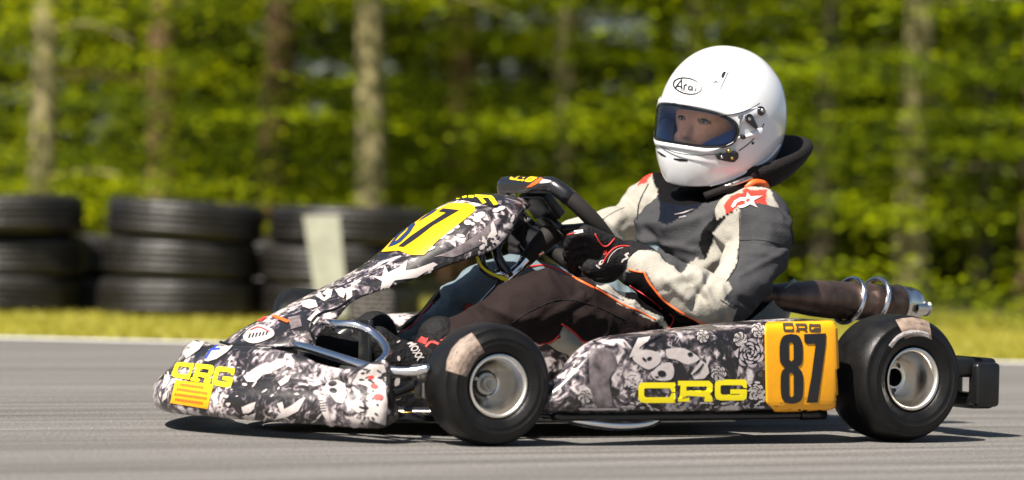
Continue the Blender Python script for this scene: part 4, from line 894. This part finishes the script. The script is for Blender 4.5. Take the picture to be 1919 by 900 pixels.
# piping, seams
PP=lambda n,p,r=.0022,m='red',lift=.0005: piping(n,p,pbv,r,m,person,lift=lift)
PP('piping',[(1178,505),(1193,509),(1206,511)],.0024,'orange'); PP('piping',[(1207,510),(1213,524),(1224,540),(1246,565),(1280,588),(1318,606),(1344,615)],.0026,'orange')
PP('piping',[(1180,535),(1200,548),(1225,565),(1240,580)],.0018,'red')
PP('piping',[(950,519),(975,505),(1000,499),(1020,498),(1045,505),(1060,512)],.0026,'red'); PP('piping',[(1060,512),(1090,528),(1115,541)],.003,'orange'); PP('piping',[(1116,540),(1140,555),(1165,570),(1200,585),(1228,600)],.0026,'orange')
PP('piping',[(1118,536),(1140,549),(1168,563)],.003,'whitep')
PP('piping',[(998,646),(1018,644),(1036,639),(1048,628)],.0022,'red'); PP('piping',[(1052,607),(1062,612),(1078,625),(1096,641),(1130,641)],.0024,'red')
PP('piping',[(735,628),(760,618),(780,603),(795,584),(812,566)],.0014,'red'); PP('piping',[(868,583),(873,575),(883,570)],.003,'red')
PP('seam',[(1386,451),(1420,450),(1450,455),(1478,466)],.0009,'fabric_black'); PP('seam',[(1385,398),(1386,451),(1381,497),(1361,528)],.0009,'fabric_black')
PP('seam',[(1350,562),(1378,580)],.0009,'fabric_black'); PP('seam',[(1170,389),(1150,398),(1128,412)],.0008,'fabric_black'); PP('seam',[(960,605),(1000,580),(1050,562),(1110,572),(1170,600)],.0011,'fabric_black')
PP('seam',[(1215,345),(1198,380),(1194,412)],.0016,'fabric_black'); PP('piping',[(1255,588),(1262,600),(1250,622)],.0016,'red')
# star on the shoulder patch
def C8(x,y): return (1080+x/2.648,300+y/2.648)
decal('star_logo',[[C8(*p) for p in [(770,232),(785,205),(812,190),(842,188),(848,163),(864,184),(925,180),(880,205),(882,212),(900,238),(862,222),(838,235),(815,240),(800,232),(835,222),(838,208),(820,205),(800,214),(790,232),(780,240)]]],pbv,'whitep',person,.0022,4)
decal('star_logo',[[C8(*p) for p in [(852,196),(862,202),(850,212),(840,206)]]],pbv,'red',person,.003,4)
decal('chest_logo',[ribbon([C8(490,272),C8(535,262),C8(580,245)],2.2),ribbon([C8(510,288),C8(545,280)],3)],pbv,'greyp',person,.002,5)
decal('leg_logo',[[(783,640),(793,628),(815,626),(832,632),(845,628),(846,640),(838,645),(820,636),(803,634),(798,646)],ribbon(cat2([(798,650),(808,641),(822,645),(838,652)],3),4)],pbv,'red',person,.0015,5)
# ---- gloves
def curl(b,base,d1,d2,d3,L,r):
    p=Vector(base)
    for dv,l in zip((d1,d2,d3),L):
        q=p+Vector(dv).normalized()*l; b.capsule(p,q,r,r*.95,12,4); p=q; r*=.95
def ringpt(aa,out=0.): return cc+e1*math.cos(aa)*(.158+out)+e2*math.sin(aa)*(.158+out)
def glove(near):
    b=MB()
    if near:
        ga=R(112); w1=Py(1178,489,.187); w0=Py(1200,499,.20); kn=Py(1098,452,.176)
        b.capsule(w0,w1,.050,.047); b.capsule(w1,Py(1148,482,.18),.046,.040); b.capsule(Py(1150,492,.17),Py(1110,500,.165),.036,.026)
        pa=[Py(1150,462,.195),Py(1148,492,.172)]
        for i in range(4):
            t=i/3; k0=Py(1098+t*4,436+t*46,.188-t*.03); b.capsule(Py(1152,466+t*22,.188-t*.012),k0,.026,.0185,14)
            L=(.032+.004*(i in(1,2))-.004*(i==3),.024,.018); base=k0
            curl(b,base,rt*-.9+np.array([0,0,-.30]),rt*-.35+np.array([0,0,-.8])+fw*.5,rt*.7+np.array([0,0,-.35])+fw*.6,L,.0132-.001*(i==3))
        curl(b,Py(1142,452,.185),rt*-.9+np.array([0,0,.42])+fw*.1,rt*-1+np.array([0,0,-.05])+fw*.3,rt*-.8+np.array([0,0,-.4])+fw*.4,(.036,.028,.02),.0125)
    else:
        w1=Py(1035,448,-.15); b.capsule(Py(1075,447,-.15),w1,.036,.034)
        for i in range(4):
            t=i/3; k0=Py(985,425+t*44,-.16); b.capsule(Py(1030,438+t*18,-.15),k0,.02,.0155,14)
            curl(b,k0,rt*-.8+np.array([0,0,-.45]),rt*-.2+np.array([0,0,-.8])-fw*.5,rt*.6+np.array([0,0,-.3])-fw*.6,(.030,.024,.018),.0108)
        curl(b,Py(1020,432,-.14),rt*-.9+np.array([0,0,.35]),rt*-1+np.array([0,0,-.1])-fw*.3,rt*-.7+np.array([0,0,-.4])-fw*.5,(.034,.026,.02),.012)
    o=remesh('glove',b,'fabric_black',person,.0028,4,.5); return o
gl=glove(True); gl2=glove(False); glb=bvh(gl)
G=lambda n,p,r,m: piping(n,p,glb,r,m,gl,lift=.0003)
G('glove_piping',[C5 for C5 in [(1115,438),(1121,450),(1130,461),(1140,460),(1152,447)]],.0015,'red'); G('glove_piping',[(1130,495),(1137,480),(1150,466),(1165,461),(1180,462)],.0017,'red'); G('glove_piping',[(1138,494),(1144,480),(1156,468),(1168,464)],.0009,'whitep'); G('glove_piping',[(1055,444),(1068,439),(1080,436)],.0016,'red')
decal('glove_logo',[ribbon(cat2([(1178,475),(1172,478),(1176,483),(1168,487),(1165,492)],3),3.4)],glb,'whitep',gl,.001,3)
decal('glove_logo',[{'o':ell(1127,492,7,3.4,-42,14),'holes':[ell(1128,491,3,1.2,-42,8)]},ribbon([(1117,497),(1124,503)],3)],glb,'whitep',gl,.001,3)
decal('glove_logo',[ell(1134,473,3.4,5.2,25,12)],glb,'red',gl,.001,3)
decal('glove_label',[ribbon([(1076,436),(1093,433)],6)],glb,'whitep',gl,.001,3)
# ---- shoes
def shoe(near):
    y0=.15 if near else -.16; b=MB()
    mchain(b,[(.955,y0,.205,.050),(.965,y0,.12,.050),(.95,y0,.065,.036)]); mchain(b,[(.965,y0,.15,.046),(1.02,y0,.145,.050),(1.07,y0,.165,.044),(1.105,y0,.20,.032)]); mchain(b,[(.955,y0,.06,.034),(1.03,y0,.075,.036),(1.09,y0,.13,.034)])
    return remesh('shoe',b,'fabric_black',person,.005,6)
sh=shoe(True); sh2=shoe(False); shb=bvh(sh)
def C9(x,y): return (720+x/3.3325,580+y/3.333)
qm=quadmap(C9(140,215),C9(205,325),C9(250,305),C9(190,195))
decal('shoe_lettering',text_polys('MOXX',qm,font_off=.03),shb,'whitep',sh,.0015,3)
decal('shoe_marks',[ell(746,641,4,1.6,-30,8),ell(747,672,3,5,-10,8),ell(744,716,5,10,10,10)],shb,'whitep',sh,.0015,3)
# ---- neck pad
k=MB(); vs=[];fs=[];n=48; cn=Vector((.135,.035,.578))
for i in range(n):
    a=2*math.pi*i/n; back=(1-math.cos(a-HA))/2; dr=Vector((math.cos(a),math.sin(a),0))
    rin=.085; rout=.125+.085*back**1.5; zi=-.03+.015*back; zo=-.022+.100*back**1.3
    prof=[(rin,zi-.014),(rin,zi+.020),(rout*.8+rin*.2,zo*.85+.034),(rout-.008,zo+.029),(rout,zo+.017),(rout-.004,zo+.001),(rout*.6+rin*.4,zo*.5-.016)]
    for r_,z_ in prof: vs.append(cn+dr*r_+Vector((0,0,z_)))
m_=len(prof)
for i in range(n):
    for j in range(m_): fs.append((i*m_+j,((i+1)%n)*m_+j,((i+1)%n)*m_+(j+1)%m_,i*m_+(j+1)%m_))
pad=mesh('neck_pad',vs,fs,'collar',person); bm=bmesh.new(); bm.from_mesh(pad.data); bmesh.ops.recalc_face_normals(bm,faces=bm.faces); bm.to_mesh(pad.data); bm.free(); subsurf(pad,2)
k=MB(); k.tube([Py(1396,352,.16),Py(1412,343,.165),Py(1430,344,.16),Py(1438,350,.15)],[.005,.0085,.0085,.006],10); k.build('release_tab','orange',person)
k=MB(); k.tube([Py(1330,360,.12),Py(1365,348,.15),Py(1396,337,.16),Py(1425,328,.15)],[.003,.0055,.006,.004],10); k.build('chin_strap_buckle','steel',person)
k=MB(); k.tube([Py(1320,368,.12),Py(1370,352,.15),Py(1440,346,.14)],.009,10); k.build('chin_strap','collar',person)
# ---- helmet
Hx=.168; Hy=.139
NPH,NT=160,110
def port(phi,zr):   # <1 inside the eye port ; phi from the front, zr metres above the helmet centre
    return (abs(phi)/PW)**3.2+(abs(zr-ZC)/PH)**2.6
def hel(phi,t):
    """phi azimuth from the front, t 0 crown .. 1 rim"""
    c=math.cos(phi); fr=(1+c)/2
    ztop=.168; zb=-.092-.080*fr**1.1
    z=ztop*math.cos(t*math.pi) if t<.5 else 0
    if t<.5: z=ztop*math.cos(t*math.pi); rr=math.sin(t*math.pi)**.94
    else:
        s_=(t-.5)*2; z=zb*s_; rr=1-.20*s_**2.4-(.05*s_**8)
    ex=Hx*(1.0+ (0.055*math.exp(-((z+.10)/.05)**2) if c>0 else -.02)*max(c,0)); 
    if c<0: ex=Hx*(1.0 - .0*abs(c)) 
    X=ex*c*rr; Yv=Hy*math.sin(phi)*rr*(1.0-.06*max(0,(-z-.02)/.1)*fr)
    # slight rear spoiler ridge on the crown
    if c<0 and 0.04<z<.15: X-= .006*math.exp(-((z-.105)/.02)**2)*(-c)
    return HC_+hf*X+hs*Yv+hu*z
def helmet():
    vs=[];fs=[]; prm=[]
    for j in range(NT+1):
        t=j/NT*.999+.0005
        for i in range(NPH):
            phi=2*math.pi*i/NPH-math.pi; p=hel(phi,t); vs.append(p); prm.append((phi,(p-HC_).dot(hu)))
    for j in range(NT):
        for i in range(NPH):
            q=(j*NPH+i,j*NPH+(i+1)%NPH,(j+1)*NPH+(i+1)%NPH,(j+1)*NPH+i)
            ph=sorted([prm[k][0] for k in q]); 
            if ph[-1]-ph[0]>3: fs.append(q); continue
            a=sum(prm[k][0] for k in q)/4; zz_=sum(prm[k][1] for k in q)/4
            if port(a,zz_)<1: continue
            fs.append(q)
    fs.append(tuple(range(NPH))[::-1])
    o=mesh('helmet',vs,fs,'shell',person); bm=bmesh.new(); bm.from_mesh(o.data)
    bmesh.ops.delete(bm,geom=[v for v in bm.verts if not v.link_faces],context='VERTS'); bmesh.ops.recalc_face_normals(bm,faces=bm.faces); bm.to_mesh(o.data); bm.free()
    md=o.modifiers.new('s','SOLIDIFY'); md.thickness=.006; md.offset=-1; bake(o); return o
helm=helmet()
def surf(phi,zr,k=1.):   # point of the helmet shell at azimuth phi and height zr, scaled outward by k
    lo,hi=.0,1.
    for _ in range(30):
        m=(lo+hi)/2
        if (hel(phi,m)-HC_).dot(hu)>zr: lo=m
        else: hi=m
    p=hel(phi,lo); d_=p-HC_; v_=hu*d_.dot(hu); return HC_+(d_-v_)*k+v_
def contour(sc_=1.,n=90):
    pts=[]
    for i in range(n):
        a=2*math.pi*i/n; c,s=math.cos(a),math.sin(a); ph=PW*sc_*(abs(c)**(2/3.2))*(1 if c>=0 else -1); zr=ZC+PH*sc_*(abs(s)**(2/2.6))*(1 if s>=0 else -1); pts.append((ph,zr))
    return pts
ct=contour(); rim=[surf(p,z,1.004) for p,z in ct]; k=MB(); k.tube(rim+[rim[0]],.0042,8,cr=False,cap=False); k.build('port_gasket','gasket',helm)
# padding inside
vs=[];fs=[];n=len(ct)
for kk,(rad,zs) in enumerate(((.97,1.),(.9,.97),(.80,.9),(.66,.84))):
    for p,z in ct: vs.append(surf(p,ZC+(z-ZC)*zs,rad))
for kk in range(3):
    for i in range(n): fs.append((kk*n+i,kk*n+(i+1)%n,(kk+1)*n+(i+1)%n,(kk+1)*n+i))
mesh('padding','' and 0 or vs,fs,'liner',helm)
for s_ in (1,-1):
    pts=[surf(s_*.42,-.086,.83),surf(s_*.55,-.078,.84),surf(s_*.7,-.068,.85),surf(s_*.85,-.055,.85),surf(s_*1.0,-.035,.84)]
    k=MB(); k.tube(pts,[.010,.016,.020,.020,.016],14); k.build('cheek_pad','liner',helm)
k=MB(); k.tube([surf(a,.016,.80) for a in (-1.2,-.8,-.4,0,.4,.8,1.2)],.014,12); k.build('brow_pad','fabric_black',helm)
# visor with frame
vs=[];fs=[];nu,nvv=60,10
for j in range(nvv+1):
    for i in range(nu+1):
        ph=(i/nu*2-1)*(PW+.03); zt=ZC+PH+.006; zbm=ZC-PH-.006; zr=zbm+(zt-zbm)*j/nvv; vs.append(surf(ph,zr,1.028))
for j in range(nvv):
    for i in range(nu):
        if all(True for _ in (0,)): fs.append((j*(nu+1)+i,j*(nu+1)+i+1,(j+1)*(nu+1)+i+1,(j+1)*(nu+1)+i))
vis=mesh('visor',vs,fs,'glass',helm)
# frame of the visor (upper and lower rails, side pods)
def rail(name,z0f,z1f,k1,m,span=1.36,n=90):
    vs=[];fs=[]
    for i in range(n+1):
        ph=(i/n*2-1)*span; a,b_=z0f(ph),z1f(ph)
        for (zz_,kk) in ((a,1.002),(a+(b_-a)*.15,k1),(a+(b_-a)*.85,k1),(b_,1.002)): vs.append(surf(ph,zz_,kk))
    for i in range(n):
        for j in range(3): fs.append((i*4+j,(i+1)*4+j,(i+1)*4+j+1,i*4+j+1))
    o=mesh(name,vs,fs,m,helm); bm=bmesh.new(); bm.from_mesh(o.data); bmesh.ops.recalc_face_normals(bm,faces=bm.faces)
    bm.to_mesh(o.data); bm.free(); return o
def edgez(ph,sgn):
    q=max(0,1-(min(abs(ph),PW)/PW)**3.2); return ZC+sgn*PH*(q**(1/2.6))
def sm_(a,b,x): t=min(1,max(0,(x-a)/(b-a))); return t*t*(3-2*t)
def ftop(p): a=abs(p); return ZC+PH+.011+.020*sm_(.7,1.36,a)
def fbot(p): a=abs(p); return ZC-PH-.013+.050*sm_(.55,1.1,a)+.035*sm_(1.0,1.36,a)
rail('visor_rail',lambda p:max(edgez(p,1)+.001,.5*(ftop(p)+fbot(p)) if abs(p)>=PW else -9),ftop,1.030,'shell_trim')
rail('visor_rail',fbot,lambda p:min(edgez(p,-1)-.001,.5*(ftop(p)+fbot(p)) if abs(p)>=PW else 9),1.030,'shell_trim')
hb=bvh(helm)
seam=[(1234,184),(1262,193),(1300,206),(1330,214),(1360,216),(1388,211),(1410,202),(1424,194)]
piping('shell_seam',seam,hb,.0011,'gasket',helm,lift=.0062)
piping('shell_seam',[(1226,262),(1232,271),(1262,285),(1300,291),(1345,289)],hb,.0010,'gasket',helm,lift=.0055); piping('shell_seam',[(1385,283),(1405,268),(1424,246),(1432,232)],hb,.0011,'gasket',helm,lift=.001)
piping('rim_roll',[(1242,340),(1262,350),(1295,353),(1330,348),(1375,334),(1410,316),(1440,298),(1462,272)],hb,.003,'shell_trim',helm,lift=.001)
def C6(x,y): return (1180+x/2.811,60+y/2.8125)
def knob(name,c,r,m='black_gloss',h=.006,seg=24):
    rr0=Vector(ray(*c)).normalized(); hh=hb.ray_cast(Vector(CAM),rr0); nn=hh[1]; nn=-nn if nn.dot(rr0)>0 else nn
    k=MB(); k.lathe(hh[0]-nn*.002,nn,[(r,0),(r,h*.6),(r*.85,h),(.0001,h)],seg); return k.build(name,m,helm)
knob('pivot_screw',C6(685,417),.0112,h=.011); knob('pivot_screw_cap',C6(687,415),.005,'steel',.0135)
decal('pivot_plate',[rr([C6(600,440),C6(625,430),C6(640,445),(1409,223),C6(665,500),C6(655,512),C6(605,470)],3)],hb,'black_gloss',helm,.009,4,thick=.004); knob('pivot_stud',C6(622,458),.0045,'alloy',.0115)
knob('visor_tab',C6(592,552),.0055,h=.012); decal('visor_tab_arm',[ribbon([C6(570,550),C6(592,552)],4)],hb,'black_gloss',helm,.010,3)
knob('shell_screw',C6(648,586),.0035,'black',.004)
decal('chin_mount',[rr([C6(448,650),C6(470,640),C6(540,632),C6(566,632),C6(566,660),C6(545,682),C6(515,680),C6(460,668)],2)],hb,'black_gloss',helm,.007,4,thick=.006); knob('chin_mount_stud',C6(480,655),.0035,'alloy',.012); knob('chin_mount_stud',C6(532,660),.0035,'gold',.012); knob('chin_mount_stud',C6(516,624),.0035,'gold',.012)
decal('chin_vent',[ribbon([C6(148,630),C6(168,645),C6(192,657)],[2,4.2,2])],hb,'black',helm,.0008,3); decal('chin_vent',[ribbon([C6(232,668),C6(265,674),C6(305,677)],[2,4.6,3])],hb,'black',helm,.0008,3)
decal('brow_vent',[ell(*C6(495,226),3.6,6.8,28,16)],hb,'black',helm,.0008,3); decal('brow_vent',[[C6(432,270),C6(455,258),C6(474,270),C6(462,267),C6(450,267)]],hb,'black',helm,.0008,3); decal('brow_vent_fin',[[C6(520,205),C6(500,250),C6(474,302),C6(490,255),C6(508,215)]],hb,'shell_trim',helm,.003,3,thick=.002)
decal('brow_vent',[[C6(222,198),C6(232,200),C6(236,215),C6(226,210)]],hb,'black',helm,.0008,3)
# oval maker's badge
lc=C6(305,286); decal('badge_ring',[{'o':ell(*lc,28,16,12,40),'holes':[ell(*lc,24.8,13.0,12,40)]}],hb,'dark_print',helm,.0008,4)
q=quadmap(C6(240,312),C6(352,312),C6(372,272),C6(258,250))
for q_ in ([C6(240,302),C6(254,279),C6(274,254),C6(276,303)],[C6(248,286),C6(277,290)],[C6(289,279),C6(287,306)],[C6(288,286),C6(296,279),C6(304,280)],[C6(330,293),C6(328,300),C6(319,307),C6(311,302),C6(312,291),C6(321,286),C6(330,291)],[C6(332,289),C6(330,312)],[C6(350,294),C6(347,314)],[C6(354,281),C6(356,286)]):
    decal('badge_lettering',[ribbon(q_,3.0)],hb,'dark_print',helm,.0010+.00002*len(q_),3)
decal('badge_lettering',[ribbon([C6(268,306),C6(318,318)],1.1)],hb,'greyp',helm,.001,3)

# the printed pictures are pattern: fold them into the panel they are printed on
def fold(parent,prefix):
    kids=[c for c in parent.children if c.name.startswith(prefix) and c.type=='MESH']
    if not kids: return
    bm=bmesh.new(); bm.from_mesh(parent.data); me=parent.data
    for c in kids:
        mi=len(me.materials); me.materials.append(c.data.materials[0]); n0=len(bm.faces); bm.from_mesh(c.data); bm.faces.ensure_lookup_table()
        for f in bm.faces[n0:]: f.material_index=mi
    bm.to_mesh(me); bm.free()
    for c in kids: bpy.data.objects.remove(c)
for p_ in (pod,fair,bump): fold(p_,'printed_picture')
for p_ in (pod,): fold(p_,'scuff')
fold(sh,'shoe_marks')
